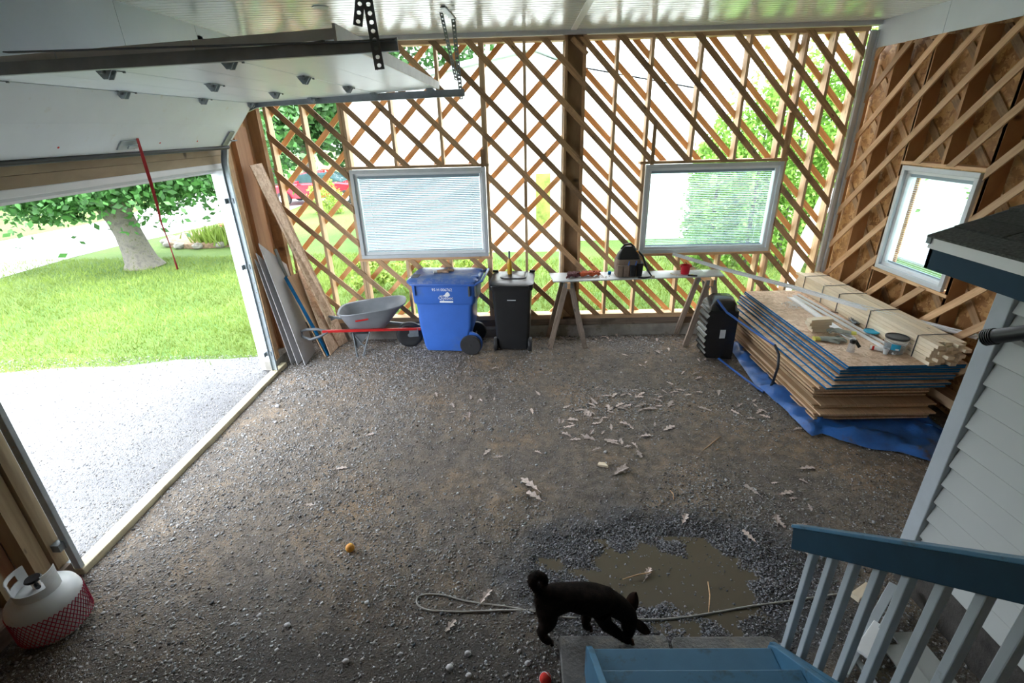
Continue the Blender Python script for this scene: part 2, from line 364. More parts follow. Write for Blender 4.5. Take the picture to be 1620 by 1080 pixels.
def thing(name, label, cat, loc=(0, 0, 0), rz=0, group=None, rot=None):
    o = bpy.data.objects.new(name, None); COL.objects.link(o); o.location = loc; o.rotation_euler = rot or (0, 0, rz)
    o.empty_display_size = .1
    WM[o.name] = Matrix.LocRotScale(Vector(loc), o.rotation_euler, None)
    return tag(o, label, cat, group)
def struct(name, loc=(0, 0, 0)):
    o = bpy.data.objects.new(name, None); COL.objects.link(o); o.location = loc; o['kind'] = 'structure'; o.empty_display_size = .1
    WM[o.name] = Matrix.Translation(Vector(loc)); return o
def dup(root, loc, rz=0, label=None, group=None, scale=None):
    r = root.copy(); COL.objects.link(r); r.location = loc; r.rotation_euler = (0, 0, rz)
    if scale: r.scale = (scale,)*3
    if label: r['label'] = label
    if group: r['group'] = group
    for ch in list(root.children):
        c = ch.copy(); COL.objects.link(c); c.parent = r
        for g in ch.children:
            d = g.copy(); COL.objects.link(d); d.parent = c
    return r
def text(name, body, size, mtx, mtl, parent, ext=.001):
    cu = bpy.data.curves.new(name, 'FONT'); cu.body = body; cu.size = size; cu.extrude = ext; cu.align_x = 'CENTER'; cu.align_y = 'CENTER'; cu.resolution_u = 3
    t = bpy.data.objects.new(name+'_tmp', cu); COL.objects.link(t)
    me = bpy.data.meshes.new_from_object(t.evaluated_get(bpy.context.evaluated_depsgraph_get()))
    bpy.data.objects.remove(t); me.transform(mtx); me.transform(WM[parent.name].inverted()); me.materials.clear(); me.materials.append(M[mtl])
    o = bpy.data.objects.new(name, me); COL.objects.link(o); o.parent = parent; WM[o.name] = WM[parent.name]; return o
def npmesh(name, V, Fc, mtl, parent=None, kind=None, cols=None, smooth=False):
    me = bpy.data.meshes.new(name); V = np.asarray(V, dtype=np.float32); Fc = np.asarray(Fc, dtype=np.int32); k = Fc.shape[1]
    if parent: V = V-np.array(WM[parent.name].translation, dtype=np.float32)
    me.vertices.add(len(V)); me.vertices.foreach_set('co', V.ravel()); me.loops.add(Fc.size); me.loops.foreach_set('vertex_index', Fc.ravel())
    me.polygons.add(len(Fc)); me.polygons.foreach_set('loop_start', np.arange(0, Fc.size, k, dtype=np.int32)); me.polygons.foreach_set('loop_total', np.full(len(Fc), k, dtype=np.int32))
    if smooth: me.polygons.foreach_set('use_smooth', np.ones(len(Fc), dtype=bool))
    me.update(calc_edges=True)
    if cols is not None:
        a = me.color_attributes.new('pcol', 'FLOAT_COLOR', 'POINT'); a.data.foreach_set('color', np.asarray(cols, dtype=np.float32).ravel())
    me.materials.append(M[mtl]); o = bpy.data.objects.new(name, me); COL.objects.link(o)
    if parent: o.parent = parent
    if kind: o['kind'] = kind
    WM[o.name] = WM[parent.name] if parent else Matrix.Identity(4)
    return o
def cliphalf(poly, nx, nz, c):
    out = []
    for i in range(len(poly)):
        p, q = poly[i], poly[(i+1) % len(poly)]; dp = nx*p[0]+nz*p[1]-c; dq = nx*q[0]+nz*q[1]-c
        if dp <= 0: out.append(p)
        if (dp < 0 < dq) or (dq < 0 < dp):
            t = dp/(dp-dq); out.append((p[0]+(q[0]-p[0])*t, p[1]+(q[1]-p[1])*t))
    return out
def cliprect(poly, x0, x1, z0, z1):
    for h in ((-1, 0, -x0), (1, 0, x1), (0, -1, -z0), (0, 1, z1)):
        if len(poly) < 3: return []
        poly = cliphalf(poly, *h)
    return poly
def strips(c, sgn, w, rect, wins):
    """45 degree board x*sgn+z=c clipped to rect, cut around windows -> list of polygons"""
    n = (sgn/math.sqrt(2), 1/math.sqrt(2)); d = (1/math.sqrt(2), -sgn/math.sqrt(2)); base = (0, c)
    P = lambda t, s_: (base[0]+d[0]*t+n[0]*s_, base[1]+d[1]*t+n[1]*s_)
    poly = [P(-30, -w/2), P(30, -w/2), P(30, w/2), P(-30, w/2)]
    polys = [cliprect(poly, *rect)]
    for wx0, wx1, wz0, wz1 in wins:
        new = []
        for p in polys:
            if len(p) < 3: continue
            inner = cliprect(p, wx0, wx1, wz0, wz1)
            if len(inner) < 3: new.append(p); continue
            # left part / right part / above / below split by the edges the board's middle line crosses
            zl = c-sgn*wx0; zr = c-sgn*wx1
            L = cliphalf(p, 1, 0, wx0) if wz0 <= zl <= wz1 else (cliphalf(p, 0, -1, -wz1) if zl > wz1 else cliphalf(p, 0, 1, wz0))
            Rr = cliphalf(p, -1, 0, -wx1) if wz0 <= zr <= wz1 else (cliphalf(p, 0, 1, wz0) if zr < wz0 else cliphalf(p, 0, -1, -wz1))
            new += [L, Rr]
        polys = new
    return [p for p in polys if len(p) >= 3 and max(q[1] for q in p)-min(q[1] for q in p) > .05]
FY = lambda a, b_, d: (a, d, b_)     # polygon in x,z extruded in y
FX = lambda a, b_, d: (d, a, b_)     # polygon in y,z extruded in x

XL, XR, YB, ZC = -3.42, 4.47, 7.08, 4.09
# ================================================================== SETTING
# ---- dirt floor
def h_at(x, y):
    r2 = ((x-PC[0])/.62+.35*(y-PC[1]))**2+((y-PC[1]+.18*(x-PC[0]))/.44)**2
    h = noise.noise(Vector((x*1.2, y*1.2, 0)))*.018+noise.noise(Vector((x*4, y*4, 5)))*.008+noise.noise(Vector((x*13, y*13, 9)))*.005
    h -= .036*math.exp(-r2*.62)
    if r2 < 6: h += .02*max(0, noise.noise(Vector((x*3.1+2, y*4.5, 7)))-.02)+.012*noise.noise(Vector((x*7, y*9, 3)))
    r3 = ((x-1.45)/.3)**2+((y-2.6)/.16)**2; h -= .008*math.exp(-r3)
    e = min(1, max(0, (x-XL)/.3))*min(1, max(0, (YB-y)/.3))
    return h*e if h > 0 else h
xs = np.arange(XL, XR+.25, .04); ys = np.arange(-1.6, YB+.08, .04)
V = [(x, y, h_at(x, y)) for y in ys for x in xs]; nx = len(xs)
Fq = [(j*nx+i, j*nx+i+1, (j+1)*nx+i+1, (j+1)*nx+i) for j in range(len(ys)-1) for i in range(nx-1)]
floor = struct('floor')
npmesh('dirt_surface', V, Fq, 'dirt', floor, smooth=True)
HG = np.array([v[2] for v in V]).reshape(len(ys), nx)
def hg(x, y):
    i = np.clip(((x-xs[0])/.04), 0, nx-1.001); j = np.clip(((y-ys[0])/.04), 0, len(ys)-1.001)
    i0 = np.floor(i).astype(int); j0 = np.floor(j).astype(int); a = i-i0; b_ = j-j0
    return HG[j0, i0]*(1-a)*(1-b_)+HG[j0, i0+1]*a*(1-b_)+HG[j0+1, i0]*(1-a)*b_+HG[j0+1, i0+1]*a*b_
def pebbles(name, X, Y, Z, Rr, parent, wet=None, base=.16, warm=.5):
    n = len(X); O = np.array([(1, 0, 0), (-1, 0, 0), (0, 1, 0), (0, -1, 0), (0, 0, 1), (0, 0, -1)], float)
    Ff = np.array([(0, 2, 4), (2, 1, 4), (1, 3, 4), (3, 0, 4), (2, 0, 5), (1, 2, 5), (3, 1, 5), (0, 3, 5)])
    a = rng.uniform(0, 6.28, n); sc = rng.uniform(.6, 1.25, (n, 3)); sc[:, 2] *= .5
    P = O[None]*sc[:, None]*rng.uniform(.75, 1.2, (n, 6, 1)); P *= Rr[:, None, None]
    ca, sa = np.cos(a)[:, None], np.sin(a)[:, None]; tl = rng.uniform(-.5, .5, (n, 1))
    x = P[..., 0]*ca-P[..., 1]*sa; y = P[..., 0]*sa+P[..., 1]*ca; z = P[..., 2]+x*tl
    Vv = np.stack([x+X[:, None], y+Y[:, None], z+Z[:, None]], -1).reshape(-1, 3)
    Ft = (Ff[None]+6*np.arange(n)[:, None, None]).reshape(-1, 3)
    g = np.clip(rng.normal(base, base*.45, n), .04, .85); t = rng.uniform(-.03, .05, n)*warm
    col = np.stack([g+t, g, g-t*.9+.004, np.full(n, .8)], -1)
    if wet is not None: col[:, :3] *= (1-.62*wet)[:, None]; col[:, 2] *= 1+.12*wet; col[:, 3] = .8-.5*wet
    npmesh(name, Vv, Ft, 'pebble', parent, 'stuff', np.repeat(col, 6, 0))
n = 270000
X = rng.uniform(XL+.05, XR, n); Y = YB-(rng.uniform(0, 1, n)**1.0)*(YB-.7)
dens = np.array([noise.noise(Vector((x*.9, y*.9, 3))) for x, y in zip(X, Y)])
leftness = np.clip((-X-.6)/2.5, 0, 1)*.5+np.clip((3.4-Y)/2.5, 0, 1)*.35
keep = rng.uniform(0, 1, n) < np.clip(.38+dens*1.2+leftness, .12, 1); X = X[keep]; Y = Y[keep]
d2 = np.hypot((X-1.05)*.85, (Y-2.55)*1.35); wet = np.clip((1.05-d2)/.35, 0, 1)
rad = rng.gamma(3.0, .0021, len(X)).clip(.003, .022)*np.clip(.75+Y*.06, .7, 1.2)
pebbles('gravel', X, Y, hg(X, Y)+rad*.1, rad, floor, wet, base=.27)
n = 15000; a = rng.uniform(0, 6.28, n); r = np.abs(rng.normal(.62, .27, n)); X = 1.05+r*1.05*np.cos(a); Y = 2.6+r*.58*np.sin(a)
k = Y > 1.8; X = X[k]; Y = Y[k]; hh = hg(X, Y)
k = (hh > -.0215) | (rng.uniform(0, 1, len(X)) < .035); X = X[k]; Y = Y[k]; hh = hh[k]; rad = rng.uniform(.004, .011, len(X))
pebbles('wet_gravel', X, Y, np.maximum(hh, -.021)+rad*.3, rad, floor, np.ones(len(X))*.8, base=.42)
wx = [(1.02+1.0*math.cos(t)*(1+.1*math.sin(3*t)), 2.52+.5*math.sin(t)*(1+.12*math.cos(2*t))) for t in np.linspace(0, 2*math.pi, 48, endpoint=False)]
o = obj('puddle', MB().prism(wx, lambda a, b_, d: (a, b_, d), -.06, -.0185), 'water')
tag(o, 'muddy brown puddle of rainwater in the gravel beside the dog', 'puddle')

# ---- ceiling
ceil = struct('ceiling', (0, 0, ZC))
def soffit(x0, x1):
    mb = MB(axis=(1, 0, 0)); y = -1.6; prof = []
    while y < YB+.05:
        prof += [(y, ZC), (y+.088, ZC), (y+.090, ZC+.010), (y+.098, ZC+.010), (y+.1, ZC)]; y += .1
    vs = []; fs = []
    for (yy, zz) in prof: vs += [(x0, yy, zz), (x1, yy, zz)]
    for i in range(len(prof)-1): fs.append((2*i, 2*i+1, 2*i+3, 2*i+2))
    return mb.add(vs, fs)
obj('soffit_panel', soffit(XL, .68), 'ceil', ceil); obj('soffit_panel', soffit(.72, XR), 'ceil', ceil)
obj('joint_strip', MB().box(.665, .735, -1.6, YB, ZC-.006, ZC+.012), 'white', ceil)
obj('roof_deck', MB().box(XL-.5, XR+.7, -1.9, YB+.6, ZC+.03, ZC+.2), 'oldwood', ceil)
obj('edge_moulding', MB().box(XL, XR, YB-.07, YB, ZC-.045, ZC), 'greyvinyl', ceil, bevel=.004)
o = thing('recessed_light', 'round flush white ceiling light fitting above the garage door', 'light', tuple(on(507, 11, 'z', ZC)))
c0 = on(507, 11, 'z', ZC)
obj('trim_ring', MB().lathe((c0.x, c0.y, ZC), [(.055, -.004), (.075, -.008), (.08, 0)], 24), 'greyvinyl', o, smooth=40)
obj('lens', MB().lathe((c0.x, c0.y, ZC), [(.054, -.003), (.054, 0)], 24), 'white', o)

# ---- windows first (rects)
W1 = (-2.345, -.465, 1.285, 2.525); W2 = (1.735, 3.60, 1.275, 2.50); W3 = (4.99, 6.03, 1.30, 2.50)
# ---- back wall (open framing)
wb = struct('wall_back', (0, YB, 0))
Z0, Z1 = .34, 4.02
frontc = [-6.3, -5.8, -5.33, -4.86, -4.38, -3.93, -3.46, -2.98, -2.51, -2.03, -1.52, -1.04, -.60, -.114, .353, .834, 1.32, 1.78, 2.26, 2.73, 3.17, 3.63, 4.08]
wins = [(W1[0]-.02, W1[1]+.02, W1[2]-.03, W1[3]+.02), (W2[0]-.02, W2[1]+.02, W2[2]-.03, W2[3]+.02)]
for c in frontc:
    for p in strips(4+c, 1, .074, (-3.38, 4.34, Z0-.02, Z1), wins):
        mb = MB(axis=(1, 0, -1)).prism(p, FY, YB-.019, YB); obj('furring_strip', mb, 'furring', wb)
for k in range(-1, 16):
    c = 5.16-.482*(k-3+1)
    for p in strips(c, -1, .07, (-3.36, .60, Z0, Z1), wins[:1]):
        obj('outer_board', MB(axis=(1, 0, 1)).prism(p, FY, YB+.141, YB+.16), 'brace', wb)
for k in range(-1, 16):
    c = 8.4-.482*k
    for p in strips(c, 1, .07, (.84, 4.34, Z0, Z1), wins[1:]):
        obj('outer_board', MB(axis=(1, 0, -1)).prism(p, FY, YB+.141, YB+.16), 'brace', wb)
studs = [(-2.875, 0), (-2.325, 0), (-1.69, 1), (-1.04, 1), (-.472, 1), (.091, 0), (1.27, 0), (1.71, 0), (2.33, 2), (2.92, 2), (3.482, 0), (3.967, 0), (-3.36, 0), (4.325, 0), (-2.37, 0), (-.44, 0), (3.62, 0)]
for x, flag in studs:
    segs = [(Z0, Z1)]
    for wn in (W1, W2):
        if wn[0]-.01 < x < wn[1]+.01: segs = [(Z0, wn[2]-.04), (wn[3]+.04, Z1)]
    for a, b_ in segs:
        obj('stud', MB(axis=(0, 0, 1)).box(x-.019, x+.019, YB, YB+.14, a, b_), 'stud', wb)
for x0, x1 in ((-3.4, .6), (.84, 4.36)):
    obj('bottom_plate', MB(axis=(1, 0, 0)).box(x0, x1, YB-.01, YB+.16, .27, Z0), 'stud', wb)
    obj('top_plate', MB(axis=(1, 0, 0)).box(x0, x1, YB-.005, YB+.16, Z1-.03, Z1+.02), 'stud', wb)
for wn in (W1, W2):
    obj('window_header', MB(axis=(1, 0, 0)).box(wn[0]-.08, wn[1]+.05, YB-.005, YB+.14, wn[3]+.005, wn[3]+.04), 'furring', wb)
    obj('window_cripple_plate', MB(axis=(1, 0, 0)).box(wn[0]-.05, wn[1]+.05, YB-.005, YB+.14, wn[2]-.045, wn[2]-.01), 'furring_pale', wb)
# scabs nailed beside studs
for x, z0, z1 in ((.065, 1.98, 2.32), (1.79, 2.5, 3.05), (-.52, 2.45, 2.75), (3.55, 2.5, 3.1)):
    obj('scab_block', MB(axis=(0, 0, 1)).box(x, x+.045, YB-.02, YB+.0, z0, z1), 'furring', wb)
obj('scab_block', MB(axis=(1, 0, -1)).beam(on(905, 60, 'y', YB-.03), on(929, 86, 'y', YB-.03), .06, .02, (0, 1, 0)), 'furring', wb)
obj('post_web', MB(axis=(0, 0, 1)).box(.63, .85, YB+.06, YB+.14, .0, ZC), 'post', wb)
obj('flange_board', MB(axis=(0, 0, 1)).box(.605, .64, YB-.0, YB+.16, .0, ZC), 'furring', wb)
obj('flange_board', MB(axis=(0, 0, 1)).box(.835, .875, YB-.0, YB+.16, .0, ZC), 'furring', wb)
obj('white_side_strip', MB(axis=(0, 0, 1)).box(.585, .602, YB+.1, YB+.2, .3, ZC), 'white', wb)
# concrete curb
curb = struct('trim_1', (0, YB, 0))
mb = MB(axis=(1, 0, 0)).prism([(YB-.06, 0), (YB-.05, .13), (YB-.02, .165), (YB+.2, .17), (YB+.25, -.1), (YB-.05, -.1)], FX, XL-.1, XR+.1)
obj('concrete_footing', mb, 'concrete', curb, bevel=.008)
obj('mud_sill', MB(axis=(1, 0, 0)).box(XL, XR, YB-.015, YB+.18, .17, .268), 'oldwood', curb)
# ---- windows
def window(name, rect, fn, depth0, depth1, slat_d, nsl, tilt, smat='slat2'):
    w_ = struct(name, fn((rect[0]+rect[1])/2, rect[2], depth0)); a0, a1, z0, z1 = rect
    sgn = 1 if depth1 > depth0 else -1
    def fr(nm, t, e0, e1, mtl, t0=0, bevel=.004):
        for b_ in ((a0+t0, a1-t0, z0+t0, z0+t), (a0+t0, a1-t0, z1-t, z1-t0), (a0+t0, a0+t, z0+t, z1-t), (a1-t, a1-t0, z0+t, z1-t)):
            P = [fn(b_[i], b_[j], e) for e in (e0, e1) for i in (0, 1) for j in (2, 3)]
            lo = [min(p[k] for p in P) for k in range(3)]; hi = [max(p[k] for p in P) for k in range(3)]
            obj(nm, MB().box(lo[0], hi[0], lo[1], hi[1], lo[2], hi[2]), mtl, w_, bevel=bevel)
    fr('trim_rail', .05, depth0-.03*sgn, depth0+.01*sgn, 'greyvinyl')
    fr('frame_rail', .085, depth0+.01*sgn, depth0+.11*sgn, 'white', t0=.02)
    P0 = fn(a0+.085, z0+.085, depth0+.09*sgn); P1 = fn(a1-.085, z1-.085, depth0+.096*sgn)
    lo = [min(P0[k], P1[k]) for k in range(3)]; hi = [max(P0[k], P1[k]) for k in range(3)]
    obj('pane', MB().box(lo[0], hi[0], lo[1], hi[1], lo[2], hi[2]), 'pane', w_)
    bl = thing('window_blind', '', 'blind', fn((a0+a1)/2, z1-.09, depth0+.05*sgn))
    hz = z1-.1
    zz = np.linspace(z1-.125, z0+.125, nsl); me = None
    for z in zz:
        if me is None:
            ct, st = math.cos(tilt), math.sin(tilt)
            mb = MB(); L0, L1 = a0+.095, a1-.095; hw = .0125
            pts = [(-hw, 0), (0, .0022), (hw, 0)]
            vs = []
            for L in (L0, L1):
                for (d, q) in pts:
                    dd = d*ct-q*st; qq = d*st+q*ct; vs.append(fn(L, z+qq, depth0+.055*sgn+dd))
            mb.add(vs, [(0, 1, 4, 3), (1, 2, 5, 4)])
            s0 = obj('blind_slat', mb, smat, bl); me = s0; zf = z
        else:
            c = me.copy(); COL.objects.link(c); c.parent = bl; c.location.z = z-zf
    for tt in (.12, .88) if nsl > 20 else (.2, .8):
        a = a0+(a1-a0)*tt
        obj('ladder_cord', MB().tube([fn(a, z1-.1, depth0+.041*sgn), fn(a, z0+.1, depth0+.041*sgn)], .0022, 5), 'white', bl)
    P0 = fn(a0+.09, z1-.12, depth0+.035*sgn); P1 = fn(a1-.09, z1-.088, depth0+.07*sgn); lo = [min(P0[k], P1[k]) for k in range(3)]; hi = [max(P0[k], P1[k]) for k in range(3)]
    obj('head_rail', MB().box(lo[0], hi[0], lo[1], hi[1], lo[2], hi[2]), 'slat', bl)
    P0 = fn(a0+.095, z0+.09, depth0+.045*sgn); P1 = fn(a1-.095, z0+.105, depth0+.065*sgn); lo = [min(P0[k], P1[k]) for k in range(3)]; hi = [max(P0[k], P1[k]) for k in range(3)]
    obj('bottom_rail', MB().box(lo[0], hi[0], lo[1], hi[1], lo[2], hi[2]), 'slat', bl)
    return w_, bl
fnb = lambda a, z, d: (a, d, z)
fnr = lambda a, z, d: (d, a, z)
_, bl = window('window_1', W1, fnb, YB-.0, YB+.15, 0, 42, math.radians(-50), 'slat'); bl['label'] = 'closed pale blue mini blind in the back wall window above the blue bin'
_, bl = window('window_2', W2, fnb, YB-.0, YB+.15, 0, 42, math.radians(-24)); bl['label'] = 'half open mini blind in the back wall window above the work table'
_, bl = window('window_3', W3, fnr, XR-.0, XR+.15, 0, 42, math.radians(-14)); bl['label'] = 'open mini blind in the right hand OSB wall window'

# ---- right wall
wr = struct('wall_right', (XR, 0, 0))
w3c = [(W3[0]-.03, W3[1]+.03, W3[2]-.03, W3[3]+.03)]
for k in range(16):
    c = 4+6.74+.47-.47*k+.0
    for p in strips(c, 1, .076, (1.5, YB-.03, .3, 3.80), w3c):
        obj('furring_strip', MB(axis=(0, 1, -1)).prism(p, FX, XR-.019, XR), 'furring_pale', wr)
for k in range(-5, 10):
    c = -2.65+.48*k
    for p in strips(c, -1, .08, (1.5, YB+.1, .3, 3.80), w3c):
        obj('wall_brace', MB(axis=(0, 1, 1)).prism(p, FX, XR+.17, XR+.189), 'furring', wr)
for i in range(11):
    y = 7.25-i*.578
    segs = [(.3, 3.8)]
    if W3[0] < y < W3[1]: segs = [(.3, W3[2]-.04), (W3[3]+.04, 3.8)]
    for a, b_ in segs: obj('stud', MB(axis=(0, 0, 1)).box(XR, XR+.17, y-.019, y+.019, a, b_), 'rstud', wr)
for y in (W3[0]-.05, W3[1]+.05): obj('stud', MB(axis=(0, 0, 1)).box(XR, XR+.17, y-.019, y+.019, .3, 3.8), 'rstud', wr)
for z in (W3[2]-.045, W3[3]+.01): obj('window_plate', MB(axis=(0, 1, 0)).box(XR-.01, XR+.17, W3[0]-.07, W3[1]+.07, z, z+.035), 'furring_pale', wr)
obj('bottom_plate', MB(axis=(0, 1, 0)).box(XR, XR+.17, 1.5, YB+.1, .2, .3), 'stud', wr)
for i in range(6):
    y0 = 1.5+i*1.0; y1 = min(y0+1.0, YB+.2)
    for z0, z1 in ((.0, 1.248), (1.25, 2.462), (2.465, 4.05)):
        if y1 < W3[0] or y0 > W3[1] or z1 < W3[2] or z0 > W3[3]:
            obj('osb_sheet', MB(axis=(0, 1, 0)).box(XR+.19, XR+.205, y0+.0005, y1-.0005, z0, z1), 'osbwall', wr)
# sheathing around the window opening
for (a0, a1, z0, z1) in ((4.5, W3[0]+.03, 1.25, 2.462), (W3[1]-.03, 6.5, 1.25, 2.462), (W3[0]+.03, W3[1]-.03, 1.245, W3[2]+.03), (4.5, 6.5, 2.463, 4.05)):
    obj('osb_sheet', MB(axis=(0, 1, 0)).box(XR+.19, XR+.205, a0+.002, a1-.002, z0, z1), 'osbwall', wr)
for y0 in (-1.6, .3, 2.2, 4.1, 6.0):
    obj('white_cladding', MB().box(XR-.025, XR-.005, y0+.003, min(y0+1.9, YB)-.003, 3.80, ZC), 'panel', wr)
cb = struct('trim_2', (4.4, YB, 0))
for dx, wd, dd in ((4.352, .05, .045), (4.405, .022, .03), (4.43, .045, .05)):
    obj('corner_moulding', MB(axis=(0, 0, 1)).box(dx, dx+wd, YB-dd, YB+.0, .3, 3.995), 'greyvinyl', cb, bevel=.004)

# ---- left wall (garage door wall)
wl = struct('wall_left', (XL, 0, 0))
for y0, y1 in ((-1.6, .9), (.9, 3.0), (3.0, 4.9), (4.9, 6.04)):
    obj('white_panel', MB().box(XL-.02, XL+.0, y0+.003, y1-.003, 2.92, ZC), 'panel', wl)
obj('outer_skin', MB().box(XL-.24, XL-.2, -1.6, YB+.1, 2.6, ZC), 'white', wl)
obj('white_panel', MB().box(XL-.02, XL, 6.046, YB, 3.5, ZC), 'panel', wl)
obj('upper_sheathing', MB(axis=(0, 0, 1)).box(XL-.17, XL-.15, 6.1, YB+.1, 2.95, 3.6), 'furring_pale', wl)
obj('header_beam', MB(axis=(0, 1, 0)).box(XL-.06, XL-.021, 2.5, 6.15, 2.80, 2.93), 'header', wl)
obj('header_beam', MB(axis=(0, 1, 0)).box(XL-.07, XL-.03, 2.5, 6.15, 2.715, 2.797), 'header', wl)
obj('jamb_casing', MB().box(XL-.2, XL-.02, 2.66, 6.1, 2.66, 2.715), 'white', wl, bevel=.006)
obj('jamb_casing', MB().box(XL-.21, XL-.05, 2.66, 6.1, 2.635, 2.66), 'greyvinyl', wl, bevel=.004)
obj('jamb_casing', MB().box(XL-.22, XL-.02, 6.02, 6.05, .0, 2.66), 'white', wl)
obj('jamb_casing', MB().box(XL-.22, XL-.06, 2.665, 2.69, .0, 2.66), 'white', wl)
for y, t in ((6.05, .1), (6.98, .1)):
    obj('stud', MB(axis=(0, 0, 1)).box(XL-.14, XL, y, y+t, .12, 4.0), 'furring', wl)
obj('back_sheathing', MB(axis=(0, 0, 1)).box(XL-.17, XL-.15, 6.1, YB+.1, 0, 2.95), 'furring_pale', wl)
obj('lining_board', MB(axis=(0, 0, 1)).box(XL-.15, XL-.09, 6.48, 6.80, .12, 3.1), 'ply', wl)
obj('wall_plate', MB(axis=(0, 1, 0)).box(XL-.15, XL+.01, 6.0, YB, .0, .13), 'concrete', wl)
obj('outer_skin', MB().box(XL-.24, XL-.18, 6.05, YB+.15, 0, 2.7), 'white', wl)
for y0, y1, d in ((2.56, 2.65, .0), (2.44, 2.545, .02)):
    obj('jamb_post', MB(axis=(0, 0, 1)).box(XL-.14-d, XL-.02-d, y0, y1, .12, 2.95), 'header', wl)
obj('stud', MB(axis=(0, 0, 1)).box(XL-.2, XL-.08, 2.25, 2.3, .12, 2.95), 'header', wl)
obj('plywood_sheet', MB(axis=(0, 0, 1)).box(XL-.2, XL-.18, -1.6, 2.45, .0, 2.95), 'ply', wl)
obj('outer_skin', MB().box(XL-.26, XL-.21, -1.6, 2.66, 0, 2.7), 'white', wl)
obj('wall_plate', MB(axis=(0, 1, 0)).box(XL-.17, XL+.02, -1.6, 2.62, .0, .12), 'oldwood', wl)
obj('steel_shoe', MB().box(XL-.15, XL-.012, 2.5, 2.68, .0, .1), 'galv', wl, bevel=.004)
sl = struct('trim_3', (XL, 4.3, 0))
obj('door_sill', MB(axis=(0, 1, 0)).box(XL-.02, XL+.085, 2.62, 6.14, -.03, .055), 'sill', sl, bevel=.006)
# front wall behind the camera closes the room
wf = struct('wall_front', (0, -1.6, 0))
obj('wall_surface', MB().box(XL-.25, XR+.25, -1.72, -1.6, 0, ZC+.05), 'post', wf)
wr2 = struct('wall_house_rear', (XR, 0, 0))
obj('wall_surface', MB().box(XR, XR+.2, -1.6, 1.5, 0, ZC+.05), 'post', wr2)

# ================================================================== OUTSIDE
gr = struct('ground')
obj('lawn', MB().box(-70, 60, -30, 90, -.5, -.05), 'lawn', gr)
edge = [(XL-.02, 6.9)]
for i in range(24):
    x = -3.6-i*.75; edge.append((x, 6.62-(x+3.6)*-.12+random.uniform(-.1, .1)))
edge += [(-30, 3.5), (-30, -8), (XL-.02, -8)]
obj('driveway', MB().prism(edge, lambda a, b_, d: (a, b_, d), -.1, -.03), 'drive', gr)
n = 22000; X = -3.5-rng.uniform(0, 1, n)**1.5*4.5; Y = rng.uniform(1.5, 6.6, n); rad = rng.uniform(.005, .014, n)
pebbles('gravel', X, Y, np.full(n, -.03), rad, gr, base=.22, warm=.3)
rd = [on(*q, 'z', 0) for q in ((-200, 475), (0, 437), (120, 403), (190, 386), (250, 373), (365, 347), (420, 322), (430, 290), (345, 292), (180, 345), (0, 380), (-200, 415))]
obj('street', MB().prism([(p.x, p.y) for p in rd], lambda a, b_, d: (a, b_, d), -.1, -.035), 'asphalt', gr)
dv = [on(*q, 'z', 0) for q in ((420, 345), (480, 322), (640, 320), (700, 305), (640, 285), (430, 284))]
obj('neighbour_drive', MB().prism([(p.x, p.y) for p in dv], lambda a, b_, d: (a, b_, d), -.1, -.03), 'asphalt', gr)
def blades(name, X, Y, Z, H, parent, mtl='blade', lean=.5):
    n = len(X); a = rng.uniform(0, 6.28, n); wd = H*.09
    dx, dy = np.cos(a)*wd, np.sin(a)*wd; lx, ly = rng.normal(0, lean, n)*H, rng.normal(0, lean, n)*H
    V = np.stack([np.stack([X-dx, Y-dy, Z], -1), np.stack([X+dx, Y+dy, Z], -1), np.stack([X+lx, Y+ly, Z+H], -1)], 1).reshape(-1, 3)
    npmesh(name, V, np.arange(3*n).reshape(-1, 3), mtl, parent, 'stuff')
n = 60000; X = -3.9-rng.uniform(0, 1, n)**1.3*12; Y = 5.6+rng.uniform(0, 1, n)*7.5
k = Y > 6.62+(X+3.6)*.12+rng.normal(0, .12, n); blades('lawn_blades', X[k], Y[k], np.full(k.sum(), -.05), rng.uniform(.04, .1, k.sum()), gr)
n = 26000; X = rng.uniform(-5, 7, n); Y = 7.5+rng.uniform(0, 1, n)*4.5; blades('lawn_blades', X, Y, np.full(n, -.05), rng.uniform(.05, .12, n), gr)
def foliage(name, C, Rd, n, size, mtl, parent, shell=.5, droop=0):
    u = rng.normal(0, 1, (n, 3)); u /= np.linalg.norm(u, axis=1)[:, None]; r = rng.uniform(shell, 1, n)**.6
    P = np.array(C)+u*r[:, None]*np.array(Rd)
    cl = rng.normal(0, 1, (max(8, n//60), 3)); cl /= np.linalg.norm(cl, axis=1)[:, None]
    cc = np.array(C)+cl*np.array(Rd)*rng.uniform(.75, 1.12, (len(cl), 1)); h = n//2
    P[:h] = cc[rng.integers(0, len(cl), h)]+rng.normal(0, 1, (h, 3))*np.array(Rd)*.11
    P[:, 2] -= droop*np.hypot(u[:, 0], u[:, 1])*rng.uniform(0, 1, n)
    a = rng.normal(0, 1, (n, 3)); a /= np.linalg.norm(a, axis=1)[:, None]; b_ = rng.normal(0, 1, (n, 3)); b_ = np.cross(a, b_); b_ /= np.linalg.norm(b_, axis=1)[:, None]
    s = (size*rng.uniform(.6, 1.3, n))[:, None]
    V = np.stack([P-a*s, P+b_*s*.6, P+a*s, P-b_*s*.6], 1).reshape(-1, 3)
    V[:, 2] = np.maximum(V[:, 2], -.03)
    npmesh(name, V, np.arange(4*n).reshape(-1, 4), mtl, parent, 'stuff')
